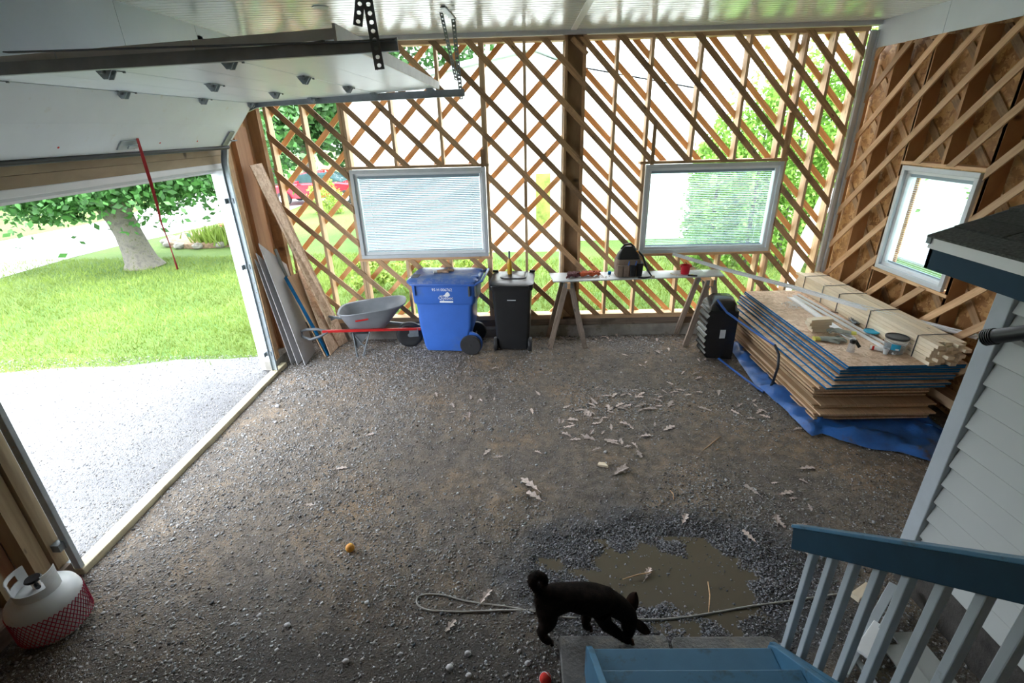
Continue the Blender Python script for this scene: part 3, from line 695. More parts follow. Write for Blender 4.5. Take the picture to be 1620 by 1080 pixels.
# big tree
tr = thing('linden_tree', 'broad tree with speckled grey forked trunk on the lawn seen through the open door', 'tree', (-9.74, 12.2, -.05))
mb = MB(axis=(0, 0, 1)); rings = []
T = [(-9.74, 12.2, -.08, .50), (-9.76, 12.2, .1, .38), (-9.8, 12.2, .4, .33), (-9.86, 12.2, .8, .30), (-9.95, 12.2, 1.2, .31), (-10.05, 12.2, 1.5, .36), (-10.1, 12.2, 1.75, .4)]
mb.tube([t[:3] for t in T], [t[3] for t in T], 14)
obj('trunk', mb, 'bark', tr, smooth=60)
for pts, r_ in (([(-10.1, 12.2, 1.45), (-10.6, 12.1, 2.0), (-11.2, 12.0, 2.8), (-11.8, 12, 3.6)], [.26, .22, .17, .1]), ([(-10.0, 12.2, 1.45), (-9.6, 12.3, 2.0), (-9.1, 12.3, 2.9), (-8.7, 12.4, 3.8)], [.24, .2, .15, .1]), ([(-10.0, 12.2, 1.6), (-10.1, 12.5, 2.4), (-10.0, 12.8, 3.6)], [.24, .18, .1])):
    obj('branch', MB(axis=(0, 0, 1)).tube(pts, r_, 10), 'bark', tr, smooth=60)
foliage('leaves', (-10.2, 12.2, 3.35), (4.3, 2.6, 1.8), 24000, .085, 'leafg', tr, droop=.6)
for px, py in ((40, 325), (80, 328), (112, 338), (60, 345), (150, 320), (180, 305), (15, 315), (250, 296), (280, 302), (310, 292), (335, 284), (230, 292), (262, 318), (130, 312), (100, 308), (20, 300), (200, 300), (300, 280), (345, 300), (60, 305)):
    q = on(px, py, 'y', 11.6+random.uniform(-.4, .4)); foliage('leaves', (q.x, q.y, q.z+.1), (.55, .4, .3), 330, .062, 'leafg', tr, shell=.1)
# far trees behind left lattice
for i, (x, y, z, r_, h_, lb) in enumerate(((-10.6, 25.5, 4.3, 2.3, 2.0, 'leafy tree just left of and beyond the red car'), (-14.5, 30, 5.2, 3.4, 4.6, 'tall dark tree at the far left of the view beyond the lattice'), (-10.0, 33, 6.0, 3.0, 5.0, 'dark tree beyond the lattice right above the parked red car'), (-19, 34, 6, 4, 5.5, 'dark tree farthest back behind the red car'), (-5.5, 36, 6.5, 3.2, 5.5, 'tree partly hidden by the white neighbouring house'))):
    t = thing('far_tree', lb, 'tree', (x, y, -.05), group=None)
    obj('trunk', MB(axis=(0, 0, 1)).tube([(x, y, -.1), (x+.1, y, 2), (x, y, z)], [.3, .22, .1], 8), 'bark', t, smooth=60)
    foliage('leaves', (x, y, z), (r_, 2.5, h_), 5200, .22, 'leafd', t, shell=.4)
for i, (px, py, r_, lb) in enumerate(((450, 262, 1.6, 'rounded light green bush beyond the lattice, left of the red car'), (520, 322, .62, 'small yellow-green bush standing in front of the red car'))):
    p = on(px, py+14, 'z', 0) if i else Vector((-17.5, 31, 0))
    t = thing('bush', lb, 'bush', (p.x, p.y, -.05))
    foliage('leaves', (p.x, p.y, r_*.9), (r_*1.1, r_, r_), 2200, .12 if i == 0 else .05, 'shrub', t, shell=.2)
    obj('stem', MB().tube([(p.x, p.y, -.1), (p.x, p.y, r_)], .04, 6), 'bark', t)
# low planting right outside the left lattice
for i, (x, y, r_, lb) in enumerate(((-3.1, 9.6, .42, 'leafy yellow-green plant outside the lattice, left of the wheelbarrow'), (-2.1, 9.4, .5, 'leafy yellow-green plant outside the lattice above the wheelbarrow tray'), (-1.2, 9.9, .35, 'pale leafy plant outside the lattice behind the blue bin'))):
    t = thing('garden_plant', lb, 'plant', (x, y, -.05))
    foliage('leaves', (x, y, r_*.8), (r_, r_*.7, r_*.8), 900, .05, 'shrub', t, shell=.1)
    obj('stem', MB().tube([(x, y, -.1), (x+.02, y, r_)], .012, 6), 'bark', t)
# cedar hedge
for i, (x, y, h_) in enumerate(((4.35, 11.2, 3.1), (5.1, 11.0, 3.7), (5.9, 11.1, 4.2), (6.7, 10.9, 4.6), (7.5, 10.7, 4.9), (8.4, 8.6, 4.6))):
    t = thing('cedar_tree', ['cedar at the left end of the bright green hedge beyond the back wall', 'cedar second from the left end of the green hedge', 'cedar third from the left end of the green hedge', 'cedar behind the right end of the back lattice', 'tallest cedar of the hedge in the far right corner'][i] if i < 5 else 'green cedar outside the right wall window', 'tree', (x, y, -.05), group='cedar hedge')
    obj('trunk', MB().tube([(x, y, -.1), (x, y, h_*.8)], [.07, .02], 6), 'bark', t)
    foliage('leaves', (x, y, h_*.5), (.62, .6, h_*.52), 5200, .055, 'cedar', t, shell=.45)
# neighbour's house
nh = thing('neighbour_house', 'white-sided neighbouring house filling the view behind the lattice', 'house', (-2, 13, -.05))
yh = 12.9
gp = [(-4.2, -.05), (1.0, -.05), (1.0, 4.35), (.35, 4.6), (-4.2, 3.78)]
obj('gable_wall', MB().prism(gp, FY, yh, yh+.2), 'nhouse', nh)
obj('side_wall', MB().prism([(.9, -.05), (4.8, -.05), (4.8, 3.78), (.9, 4.5)], FY, yh+1.2, yh+1.4), 'nhouse', nh)
obj('roof', MB().prism([(-4.45, 3.7), (.35, 4.6), (1.1, 4.35), (1.1, 4.42), (.35, 4.7), (-4.45, 3.8)], FY, yh-.3, yh+6), 'nroof', nh)
obj('side_roof', MB().prism([(1.0, 4.45), (4.95, 3.72), (4.95, 3.80), (1.0, 4.55)], FY, yh+1.2, yh+6), 'nroof', nh)
obj('corner_board', MB().box(.9, 1.02, yh-.02, yh, -.05, 4.4), 'white', nh)
wn_ = obj('window', MB().box(.35, .85, yh-.04, yh, .55, 2.0), 'greyvinyl', nh); obj('glass', MB().box(.42, .78, yh-.06, yh-.04, .62, 1.93), 'shrub', wn_)
for k in range(30):
    pass
sh = thing('added_side_house', 'white-sided house added close outside the right wall window to brighten its view', 'house', (10, 5, -.05))  # invented white house, added so the view through the right window is bright
obj('side_wall', MB().box(9.8, 10, -2, 14, -.05, 4.5), 'nhouse', sh); obj('roof', MB().box(9.5, 13, -2.3, 14.3, 4.5, 4.6), 'nroof', sh); obj('gravel_bed', MB().box(8.9, 9.8, -2, 14, -.06, .0), 'asphalt', sh)
bh = thing('brick_house', 'distant red brick house beyond the street at the far left', 'house', (-26, 27, -.05))
obj('wall', MB().box(-31, -23.5, 27, 30, -.05, 2.6), 'brickred', bh); obj('roof', MB().prism([(-31.5, 2.6), (-23, 2.6), (-27.2, 4.2)], FY, 26.6, 30.4), 'shingle', bh)
f_ = obj('window', MB().box(-26.5, -25.5, 26.95, 27, .9, 1.9), 'white', bh); obj('glass', MB().box(-26.4, -25.6, 26.93, 26.95, 1.0, 1.8), 'carglass', f_)
# flower bed
fb = thing('flower_bed', 'raised flower bed edged with stones on the lawn right of the tree', 'flower bed', (-9.6, 15.2, -.05))
bp = [(-9.5+1.6*math.cos(t), 15.4+1.25*math.sin(t)) for t in np.linspace(0, 6.28, 22, endpoint=False)]
obj('mulch', MB().prism(bp, lambda a, b_, d: (a, b_, d), -.1, .08), 'mulch', fb)
for t in np.linspace(0, 6.28, 16, endpoint=False):
    obj('stone', MB().sphere((-9.5+1.6*math.cos(t), 15.4+1.25*math.sin(t), .03), .16, 7, 5, (1, 1, .6), .15), 'concrete', fb)
n = 900; blades('iris_leaves', -8.9+rng.normal(0, .45, n), 14.9+rng.normal(0, .3, n), np.full(n, .03), rng.uniform(.3, .55, n), fb, 'blade', .2)
foliage('flowers', (-8.8, 15.1, .5), (.5, .3, .1), 60, .05, 'red', fb, .1)
# red car
cp = (-9.2, 23.4, 0)
car = thing('car', 'red two-door car parked across the drive, seen through the left lattice', 'car', cp)
def carprof(yoff, inset):
    return [(-2.2, .35), (-2.25, .62), (-2.15, .80), (-1.35, .92), (-.75, 1.32-inset*0), (-.1, 1.42), (.6, 1.36), (1.25, .98), (2.1, .86), (2.25, .7), (2.25, .35)]
body = [(-2.2, .28), (-2.28, .55), (-2.2, .78), (-1.4, .9), (-.9, .93), (1.1, .96), (2.1, .84), (2.26, .7), (2.22, .28)]
mb = MB(); mb.prism([(cp[0]+a, b_) for a, b_ in body], FY, cp[1]-.85, cp[1]+.85); obj('body', mb, 'carpaint', car, bevel=.07, smooth=50)
cab = [(-1.35, .9), (-.65, 1.32), (-.1, 1.4), (.55, 1.36), (1.3, .95)]
rg = []
for yy, ins in ((cp[1]-.78, 0), (cp[1]-.6, 1), (cp[1]+.6, 1), (cp[1]+.78, 0)):
    rg.append([(cp[0]+a*(1 if ins == 0 else .97), yy, b_ if ins else .9+(b_-.9)*.82) for a, b_ in cab])
obj('cabin', MB().loft(rg), 'carglass', car, smooth=50)
obj('roof_panel', MB().prism([(cp[0]+a, b_) for a, b_ in [(-.62, 1.33), (-.1, 1.425), (.5, 1.375), (.5, 1.35), (-.1, 1.39), (-.6, 1.3)]], FY, cp[1]-.6, cp[1]+.6), 'carpaint', car)
obj('pillar', MB().beam((cp[0]+.35, cp[1]-.76, .93), (cp[0]+.3, cp[1]-.62, 1.36), .08, .03, (0, 1, 0)), 'carpaint', car)
for dx in (-1.4, 1.4):
    for dy in (-.86, .86):
        wh = obj('wheel', MB().lathe((cp[0]+dx, cp[1]+dy, .31), [(.18, -.11), (.31, -.1), (.31, .1), (.18, .11)], 20, 'y'), 'rubber', car, smooth=40)
        obj('hubcap', MB().lathe((cp[0]+dx, cp[1]+dy*1.13, .31), [(.02, -.03), (.18, -.01), (.18, .02)], 14, 'y'), 'greyvinyl', wh)
obj('door_mirror', MB().box(cp[0]-.75, cp[0]-.6, cp[1]-1.0, cp[1]-.85, .93, 1.05), 'carpaint', car, bevel=.02)
obj('lamp', MB().box(cp[0]-2.27, cp[0]-2.1, cp[1]-.84, cp[1]-.5, .6, .74), 'red', car, bevel=.02)

# ================================================================== GARAGE DOOR (open overhead)
YD0, YD1 = 2.66, 5.86
dr = struct('door_1', (-2, 4.3, 3.35))
def xz_door(t):      # t metres from the joint of the tilted section along the door
    return Vector((-2.88+t*.9990, 0, 3.325+t*.045))
def dsec(p0, p1, nm='door_section'):
    d = (p1-p0).normalized(); nn = Vector((-d.z, 0, d.x))
    mb = MB(axis=(0, 1, 0)); a = p0+d*.004; b_ = p1-d*.004
    pr = [(a.x, a.z), (b_.x, b_.z), (b_.x+nn.x*.045, b_.z+nn.z*.045), (a.x+nn.x*.045, a.z+nn.z*.045)]
    s_ = obj(nm, mb.prism(pr, FY, YD0, YD1), 'door', dr, bevel=.003)
    # raised stiffener lines and end stile
    L = (p1-p0).length
    for yy0, yy1 in ((YD0-.006, YD0+.0), (YD1, YD1+.006)):
        pr2 = [(q[0], q[1]) for q in pr]; obj('end_stile', MB().prism(pr2, FY, yy0, yy1), 'dooredge', s_)
    q = p0+d*(L*.5); obj('stamped_rib', MB().beam((q.x, YD0+.05, q.z-.0002), (q.x, YD1-.05, q.z-.0002), .008, .001, (nn.x, 0, nn.z)), 'door', s_)
    return s_
J = [xz_door(0), xz_door(.675), xz_door(1.35), xz_door(2.03)]
for i in range(3): dsec(J[i], J[i+1])
B0 = Vector((-3.26, 0, 2.90))
dsec(B0, J[0])
obj('top_edge_cap', MB().box(J[3].x-.002, J[3].x+.012, YD0-.02, YD1+.02, J[3].z-.012, J[3].z+.062), 'dooredge', dr)
obj('bottom_seal', MB(axis=(0, 1, 0)).tube([(B0.x-.012, YD0, B0.z-.012), (B0.x-.012, YD1, B0.z-.012)], .022, 8), 'rubber', dr, smooth=60)
def hinge(x, y, z, tilt=0):
    mb = MB()
    mb.box(x-.035, x+.035, y-.055, y+.055, z-.006, z-.002)
    h = obj('hinge', mb, 'tracksteel', dr)
    obj('hinge_knuckle', MB().beam((x, y-.05, z-.014), (x, y+.05, z-.014), .02, .02).prism([(x-.045, z-.006), (x+.045, z-.006), (x+.012, z-.05), (x-.012, z-.05)], FY, y-.022, y-.016).prism([(x-.045, z-.006), (x+.045, z-.006), (x+.012, z-.05), (x-.012, z-.05)], FY, y+.016, y+.022), 'galv', h)
    for dy in (-.09, .09):
        obj('hinge_bolt', MB().beam((x-.03, y+dy*.5, z-.004), (x+.03, y+dy, z-.004), .012, .004).lathe((x+.03, y+dy, z-.012), [(.008, 0), (.008, .01)], 8), 'galvdark', h)
for i in (0, 1, 2):
    for y in (2.95, 3.95, 4.93, 5.80):
        hinge(J[i].x, y, J[i].z)
for y in (5.80, 2.72): hinge(J[3].x-.08, y, J[3].z-.004)
for i in (0, 1, 2, 3):
    x = J[i].x-(.08 if i == 3 else 0)
    obj('roller', MB().tube([(x, YD1-.05, J[i].z-.03), (x, YD1+.05, J[i].z-.03)], .006, 6).lathe((x, YD1+.055, J[i].z-.03), [(.004, -.01), (.023, -.01), (.023, .01), (.004, .01)], 14, 'y'), 'greyvinyl', dr)
dB = (J[0]-B0).normalized(); nB = Vector((dB.z, 0, -dB.x))
for y in (5.80,):
    p = B0+dB*.1; obj('corner_bracket', MB().beam(p+Vector((0, y-.06, 0))+nB*.008-dB*.08, p+Vector((0, y-.06, 0))+nB*.008+dB*.1, .1, .012, nB).tube([p+Vector((0, y-.03, 0))+nB*.03, p+Vector((0, y+.09, 0))+nB*.03], .008, 6), 'galvdark', dr)
ph = B0+dB*.085; PHY = 4.25
hp = obj('pull_handle', MB().beam(Vector((ph.x, PHY-.09, ph.z))+nB*.006, Vector((ph.x, PHY+.11, ph.z))+nB*.006, .09, .01, nB).beam(Vector((ph.x, PHY-.02, ph.z))+nB*.03, Vector((ph.x, PHY+.09, ph.z))+nB*.03, .03, .012, nB), 'galv', dr, bevel=.003)
for y in (3.0, 3.6, 4.65, 5.2):
    obj('red_mark', MB().lathe(tuple(B0+dB*.09+Vector((0, y, 0))+nB*.004), [(.008, -.001), (.008, .001)], 8, mtx=nB.to_track_quat('Z', 'Y').to_matrix()), 'red', dr)
# red pull strap hanging from the handle
st = [on(px, py, 'x', ph.x+.04) for px, py in ((217, 218), (226, 248), (239, 290), (248, 322), (255, 352), (267, 383), (274, 404), (281, 426))]
mb = MB(axis=(0, 0, 1)); rg = []
for i, p in enumerate(st):
    a = .4*math.sin(i*.9); wdt = .014
    rg.append([p+Vector((math.sin(a)*wdt*s1+t1*.001, math.cos(a)*wdt*s1, 0)) for s1, t1 in ((-1, -1), (1, -1), (1, 1), (-1, 1))])
o = obj('pull_strap', mb.loft(rg), 'redstrap'); tag(o, 'long red webbing strap hanging from the handle of the raised garage door', 'strap')
# tracks
def track(nm_lab, y, side, hx1, hz1, curve_start):
    t = thing('door_track', nm_lab, 'door track', (XL+.03, y, 0))
    x0 = XL+.04
    prof = lambda p, d, n_: None
    # J-shaped channel: web plate + two lips, swept along the path
    pts = [(x0, 0.02), (x0, 1.2), (x0, 2.55)]
    for k in range(1, 9):
        a = math.pi/2*k/8; pts.append((x0+.63*(1-math.cos(a)), 2.58+.745*math.sin(a)))
    pts += [(-2.4, 3.325+(hz1-3.325)*.17), (-1.5, 3.325+(hz1-3.325)*.57), (hx1, hz1)]
    def sweep(pts, off0, off1, ya, yb):
        rg = []
        for i, (x, z) in enumerate(pts):
            a = Vector(pts[max(i-1, 0)]); b_ = Vector(pts[min(i+1, len(pts)-1)]); d = (b_-a).normalized(); n_ = Vector((d.y, -d.x))
            rg.append([(x+n_.x*o_, yy, z+n_.y*o_) for o_, yy in ((off0, ya), (off1, ya), (off1, yb), (off0, yb))])
        return MB(axis=(0, 0, 1)).loft(rg)
    s = side; hw_ = .035 if side > 0 else .026
    vert = pts[:3]+pts[3:11]; hor = pts[10:]
    for part, pp, mt_ in (('vertical_rail', vert, 'galv' if s > 0 else 'tracksteel'), ('horizontal_rail', hor, 'tracksteel')):
        r_ = obj(part, sweep(pp, -hw_, hw_, min(y, y+s*.003), max(y, y+s*.003)), mt_, t)
        obj('rail_lip', sweep(pp, hw_-.002, hw_+.001, min(y, y-s*.03), max(y, y-s*.03)), mt_, r_)
        obj('rail_lip', sweep(pp, -hw_-.001, -hw_+.002, min(y, y-s*.026), max(y, y-s*.026)), mt_, r_)
    # slots
    for z in [.35, .55]+[.9+.13*k for k in range(5)]:
        obj('bolt', MB().lathe((x0, y-s*.002, z), [(.007, -.006), (.007, .004)], 8, 'y'), 'screw', t)
    for z in (.3, 1.5, 2.3):
        obj('wall_bracket', MB().box(x0-.07, x0-.0, y-.01 if s > 0 else y-.05, y+.05 if s > 0 else y+.01, z-.03, z+.03).box(x0-.075, x0-.07, y-.06, y+.06, z-.03, z+.03), 'galvdark', t)
    return t
tk = track('near galvanised door track crossing the upper left of the view', 2.63, -1, -.555, 3.385, 0)
obj('angle_stiffener', MB(axis=(1, 0, 0)).box(-2.4, -.56, 2.595, 2.625, 3.395, 3.40), 'galvdark', tk)
tk2 = track('far galvanised door track running beside the open lattice wall', 5.90, 1, -.575, 3.37, 0)
def perf(p0, p1, w_, nrm, mt_, parent, pitch=.042, nm='perforated_strap'):
    p0 = Vector(p0); p1 = Vector(p1); d = (p1-p0); L = d.length; d.normalize(); nrm = Vector(nrm).normalized(); nrm = (nrm-d*nrm.dot(d)).normalized(); u = d.cross(nrm)
    n_ = max(2, int(L/pitch)); pt = L/n_; mb = MB(axis=d); V_ = mb.v
    for k in range(n_):
        c = p0+d*(pt*(k+.5)); o = len(mb.v); hw = w_/2; hl = pt/2; K = 8; vs = []
        for e in (-.0012, .0012):
            for q in range(K):
                a = 2*math.pi*q/K; ca, sa = math.cos(a), math.sin(a); m_ = max(abs(ca), abs(sa))
                vs.append(c+u*(ca/m_*hw)+d*(sa/m_*hl)+nrm*e)
            for q in range(K):
                a = 2*math.pi*q/K; vs.append(c+u*(math.cos(a)*w_*.24)+d*(math.sin(a)*w_*.2)+nrm*e)
        fs = []
        for q in range(K):
            r_ = (q+1) % K
            fs += [(q, r_, K+r_, K+q), (2*K+r_, 2*K+q, 3*K+q, 3*K+r_), (K+q, K+r_, 3*K+r_, 3*K+q), (r_, q, 2*K+q, 2*K+r_)]
        mb.add(vs, fs)
    return obj(nm, mb, mt_, parent)
# near hanger
hx = on(575, 0, 'y', 2.60); 
a0 = on(571, -60, 'y', 2.60); a1 = on(601, 110, 'y', 2.60)
perf(a0, a1, .045, (0, 1, 0), 'galvdark', tk, .034); perf(a0+Vector((-.018, .018, 0)), a1+Vector((-.018, .018, 0)), .03, (1, 0, 0), 'galvdark', tk, .034)
perf(on(575, -60, 'y', 2.74), on(566, 41, 'y', 2.74), .045, (0, 1, 0), 'galvdark', tk, .034)
# far hanger
b0 = on(717, 30, 'y', 5.95); b1 = on(730, 157, 'y', 5.95)
perf(b0, b1, .042, (0, 1, 0), 'galv', tk2, .038)
c1 = on(722, 127, 'y', 5.93); c0_ = on(698, 20, 'y', 5.45)
perf(c0_, c1, .042, (.4, 1, 0), 'galv', tk2, .038)
p0 = on(700, 11, 'z', ZC-.012); p1 = on(719, 33, 'z', ZC-.012)
obj('ceiling_bracket', MB().beam(p0, p1, .05, .012, (0, 0, 1)), 'galv', tk2, bevel=.003)

# ================================================================== BINS
def rrect(x0, x1, y0, y1, r, z, n=4):
    out = []
    for cx_, cy_, a0 in ((x1-r, y1-r, 0), (x0+r, y1-r, 90), (x0+r, y0+r, 180), (x1-r, y0+r, 270)):
        for k in range(n+1):
            a = math.radians(a0+90*k/n); out.append((cx_+r*math.cos(a), cy_+r*math.sin(a), z))
    return out
def big_wheel(parent, c, r, w_, ax='y'):
    wh = obj('wheel', MB().lathe(c, [(r*.72, -w_/2), (r*.95, -w_/2), (r, -w_*.3), (r, w_*.3), (r*.95, w_/2), (r*.72, w_/2)], 28, ax), 'rubber', parent, smooth=40, local=True)
    obj('wheel_disc', MB().lathe(c, [(.02, -w_*.42), (r*.3, -w_*.42), (r*.34, -w_*.25), (r*.68, -w_*.25), (r*.73, -w_*.45), (r*.73, w_*.4), (.02, w_*.4)], 28, ax), 'hub', wh, smooth=40, local=True)
    obj('hub_cap', MB().lathe(c, [(.006, -w_*.56), (.022, -w_*.5), (.024, -w_*.4)], 12, ax), 'rubber', wh, smooth=40, local=True)
# blue bin: local x = long axis (front of bin at -x), base centre at origin
bb = thing('recycling_bin', 'large blue wheeled recycling bin with white lettering beside the black bin', 'bin', (-1.03, 6.70, 0), rz=math.radians(-5))
rg = [rrect(-.36, .20, -.25, .27, .05, .03), rrect(-.385, .24, -.265, .28, .05, .1), rrect(-.43, .34, -.285, .30, .06, .42), rrect(-.44, .36, -.29, .305, .06, .7), rrect(-.45, .38, -.295, .31, .06, .775)]
obj('lower_body', MB().loft(rg), 'blueplastic', bb, smooth=40, local=True)
rg = [rrect(-.46, .395, -.315, .325, .06, .77), rrect(-.468, .41, -.325, .335, .06, .79), rrect(-.48, .43, -.34, .345, .06, 1.06)]
obj('upper_body', MB().loft(rg), 'blueplastic', bb, smooth=40, local=True)
rg = [rrect(-.50, .46, -.365, .36, .07, 1.045), rrect(-.51, .47, -.375, .37, .07, 1.06), rrect(-.505, .465, -.37, .365, .07, 1.075)]
obj('rim', MB().loft(rg), 'blueplastic', bb, smooth=40, local=True)
rg = [rrect(-.535, .46, -.385, .375, .09, 1.078), rrect(-.535, .46, -.385, .375, .09, 1.11), rrect(-.48, .44, -.35, .35, .08, 1.14), rrect(-.42, .40, -.31, .31, .07, 1.15), rrect(-.2, .2, -.15, .15, .07, 1.157)]
ld = obj('lid', MB().loft(rg), 'bluelid', bb, smooth=30, local=True)
obj('lid_grip', MB().box(-.47, -.37, -.30, -.12, 1.146, 1.156), 'hub', ld, bevel=.004, local=True)
obj('lid_hinge', MB().box(.36, .47, -.24, -.16, 1.12, 1.155), 'bluelid', ld, bevel=.01, local=True); obj('lid_hinge', MB().box(.36, .47, .16, .24, 1.12, 1.155), 'bluelid', ld, bevel=.01, local=True)
obj('handle_bar', MB().tube([(.44, -.36, 1.075), (.53, -.36, 1.12), (.53, .35, 1.12), (.44, .35, 1.075)], .016, 8), 'bluelid', bb, smooth=60, local=True)
for x in (-.44, .33, .42): obj('rim_gusset', MB().box(x, x+.022, -.365, -.33, .90, 1.05), 'hub' if x > 0 else 'blueplastic', bb, local=True)
obj('wheel_fairing', MB().lathe((.30, -.25, .155), [(.168, -.012), (.176, .0), (.176, .03)], 24, 'y'), 'blueplastic', bb, smooth=40, local=True)
big_wheel(bb, (.31, -.315, .15), .152, .06); big_wheel(bb, (.31, .32, .15), .152, .06)
obj('axle', MB().tube([(.31, -.33, .15), (.31, .34, .15)], .012, 8), 'galv', bb, local=True)
W_ = WM[bb.name]; RX = Matrix.Rotation(math.pi/2, 4, 'X')
def btext(body, size, x, z, y=-.3375, nm='lettering', p=bb, mt_='whitetext', tiltx=0):
    return text(nm, body, size, WM[p.name]@Matrix.Translation((x, y, z))@Matrix.Rotation(math.radians(90+tiltx), 4, 'X'), mt_, p)
btext('95 H 006762', .055, -.04, .985, -.338, tiltx=3)
btext('VILLE DE', .03, -.02, .895, -.335, tiltx=3); btext('Québec', .066, .005, .865, -.335, tiltx=3)
lg = MB(); lg.prism([(-.03, .9), (-.005, .915), (.015, .945), (.04, .955), (.06, .935), (.068, .905), (.05, .892), (.01, .888)], FY, -.338, -.330)
obj('white_emblem', lg, 'whitetext', bb, local=True)
obj('white_emblem', MB().prism([(-.085, .80), (-.085, .823), (-.045, .823), (-.035, .838), (-.02, .823), (.105, .823), (.105, .80)], FY, -.334, -.325), 'whitetext', bb, local=True)
bb.scale = (1, .86, 1)
# black bin
kb = thing('garbage_bin', 'tall black wheeled garbage bin with a bottle on its lid', 'bin', (-.12, 6.72, 0), rz=math.radians(-4))
rg = [rrect(-.215, .215, -.24, .24, .04, .03), rrect(-.235, .235, -.26, .26, .05, .12), rrect(-.265, .265, -.31, .31, .05, .8), rrect(-.272, .272, -.325, .325, .05, 1.0)]
obj('body', MB().loft(rg), 'blackplastic', kb, smooth=40, local=True)
obj('rim', MB().loft([rrect(-.295, .295, -.345, .345, .05, .955), rrect(-.305, .305, -.355, .355, .05, 1.0), rrect(-.30, .30, -.35, .35, .05, 1.02)]), 'blackplastic', kb, smooth=40, local=True)
obj('handle_bar', MB().tube([(-.24, -.34, 1.0), (-.25, -.4, 1.03), (.25, -.4, 1.03), (.24, -.34, 1.0)], .014, 8), 'blackplastic', kb, smooth=60, local=True)
l2 = obj('lid', MB().loft([rrect(-.30, .30, -.365, .36, .09, 1.022), rrect(-.31, .31, -.37, .365, .09, 1.04), rrect(-.28, .28, -.33, .33, .09, 1.06), rrect(-.2, .2, -.22, .24, .07, 1.07)]), 'blackplastic', kb, smooth=35, local=True)
obj('lid_panel', MB().loft([rrect(-.17, .2, -.15, .25, .09, 1.066), rrect(-.17, .2, -.15, .25, .09, 1.082), rrect(-.15, .18, -.13, .23, .08, 1.088)]), 'blackplastic', l2, smooth=35, local=True)
for x in (-.27, .27): obj('hinge_knob', MB().tube([(x-.04, .28, 1.075), (x+.04, .28, 1.075)], .022, 8), 'black', l2, smooth=40, local=True)
for x in (-.25, .25): big_wheel(kb, (x, -.22, .105), .105, .05, 'x')
obj('axle', MB().tube([(-.26, -.22, .105), (.26, -.22, .105)], .01, 8), 'galv', kb, local=True)
obj('pale_imprint', MB().box(-.06, .06, -.317, -.313, .80, .812), 'greyvinyl', kb, local=True)
kb.scale = (1, .9, 1)
# bottle
bo = thing('bottle', 'small clear bottle of amber liquid with dark neck standing on the black bin lid', 'bottle', (-.16, 6.78, 1.088)); c = (-.16, 6.78, 1.088)
obj('bottle_body', MB().lathe(c, [(.03, 0), (.034, .01), (.034, .15), (.03, .19), (.014, .23), (.012, .27)], 16), 'amber', bo, smooth=40)
obj('bottle_neck', MB().lathe(c, [(.0145, .225), (.014, .30), (.0165, .305), (.0165, .33), (.008, .335)], 12), 'galvdark', bo, smooth=40)
# work glove on blue lid
gl = thing('work_glove', 'worn tan work glove lying on top of the blue bin lid', 'glove', (-1.08, 6.72, 1.155))
def glove(parent, c, ang, s, mts, z0):
    Rm = Matrix.Rotation(ang, 4, 'Z'); C_ = Vector(c)
    P = lambda x, y, z: C_+Rm@Vector((x*s, y*s, z*s))
    obj('palm', MB(axis=(1, 0, 0)).loft([[P(x, w1*math.cos(a), .018+h1*math.sin(a)) for a in np.linspace(0, 6.283, 12, endpoint=False)] for x, w1, h1 in ((-.12, .035, .014), (-.1, .045, .017), (-.02, .05, .02), (.03, .045, .018), (.05, .035, .012))]), mts[0], parent, smooth=50)
    for i, (yy, L, dz) in enumerate(((-.036, .075, .01), (-.012, .09, .014), (.012, .085, .008), (.034, .065, .012))):
        obj('finger', MB().tube([P(.035, yy, .018), P(.035+L*.5, yy*1.2, .018+dz), P(.035+L, yy*1.35+.008*i, .012)], [.013*s, .0125*s, .009*s], 7), mts[0], parent, smooth=50)
    obj('thumb', MB().tube([P(-.04, -.035, .018), P(.0, -.07, .02), P(.035, -.08, .012)], [.016*s, .014*s, .01*s], 7), mts[0], parent, smooth=50)
    obj('cuff', MB().loft([[P(x, w1*math.cos(a), .018+h1*math.sin(a)) for a in np.linspace(0, 6.283, 12, endpoint=False)] for x, w1, h1 in ((-.165, .042, .017), (-.115, .038, .015))]), mts[1], parent, smooth=50)
glove(gl, (-1.08, 6.72, 1.155), .35, 1.0, ('bread', 'greyvinyl'), 0)

# ================================================================== WHEELBARROW
wbw = thing('wheelbarrow', 'grey plastic tray wheelbarrow with red rails and a black wheel', 'wheelbarrow', (-2.23, 6.64, 0), rz=math.radians(10))
LB = Matrix.Identity(4)
def ring(x0, x1, w0, w1, z0, z1, n=28):    # rounded outline tapering along x, height varies along x
    out = []
    for k in range(n):
        a = 2*math.pi*k/n; ca, sa = math.cos(a), math.sin(a); e = .55
        u = math.copysign(abs(ca)**e, ca); v = math.copysign(abs(sa)**e, sa)
        t = (u+1)/2; out.append((x0+(x1-x0)*t, v*(w0+(w1-w0)*t), z0+(z1-z0)*t))
    return out
tray = [ring(-.27, .17, .14, .12, .37, .33), ring(-.30, .26, .19, .17, .42, .42), ring(-.36, .43, .26, .25, .55, .62), ring(-.405, .53, .30, .28, .65, .73), ring(-.425, .555, .32, .30, .655, .735), ring(-.42, .55, .315, .295, .668, .748), ring(-.395, .525, .29, .27, .66, .735), ring(-.345, .42, .245, .235, .56, .63), ring(-.285, .25, .18, .16, .44, .44), ring(-.26, .16, .13, .11, .385, .345)]
obj('tray', MB().loft(tray), 'barrow', wbw, smooth=45, local=True)
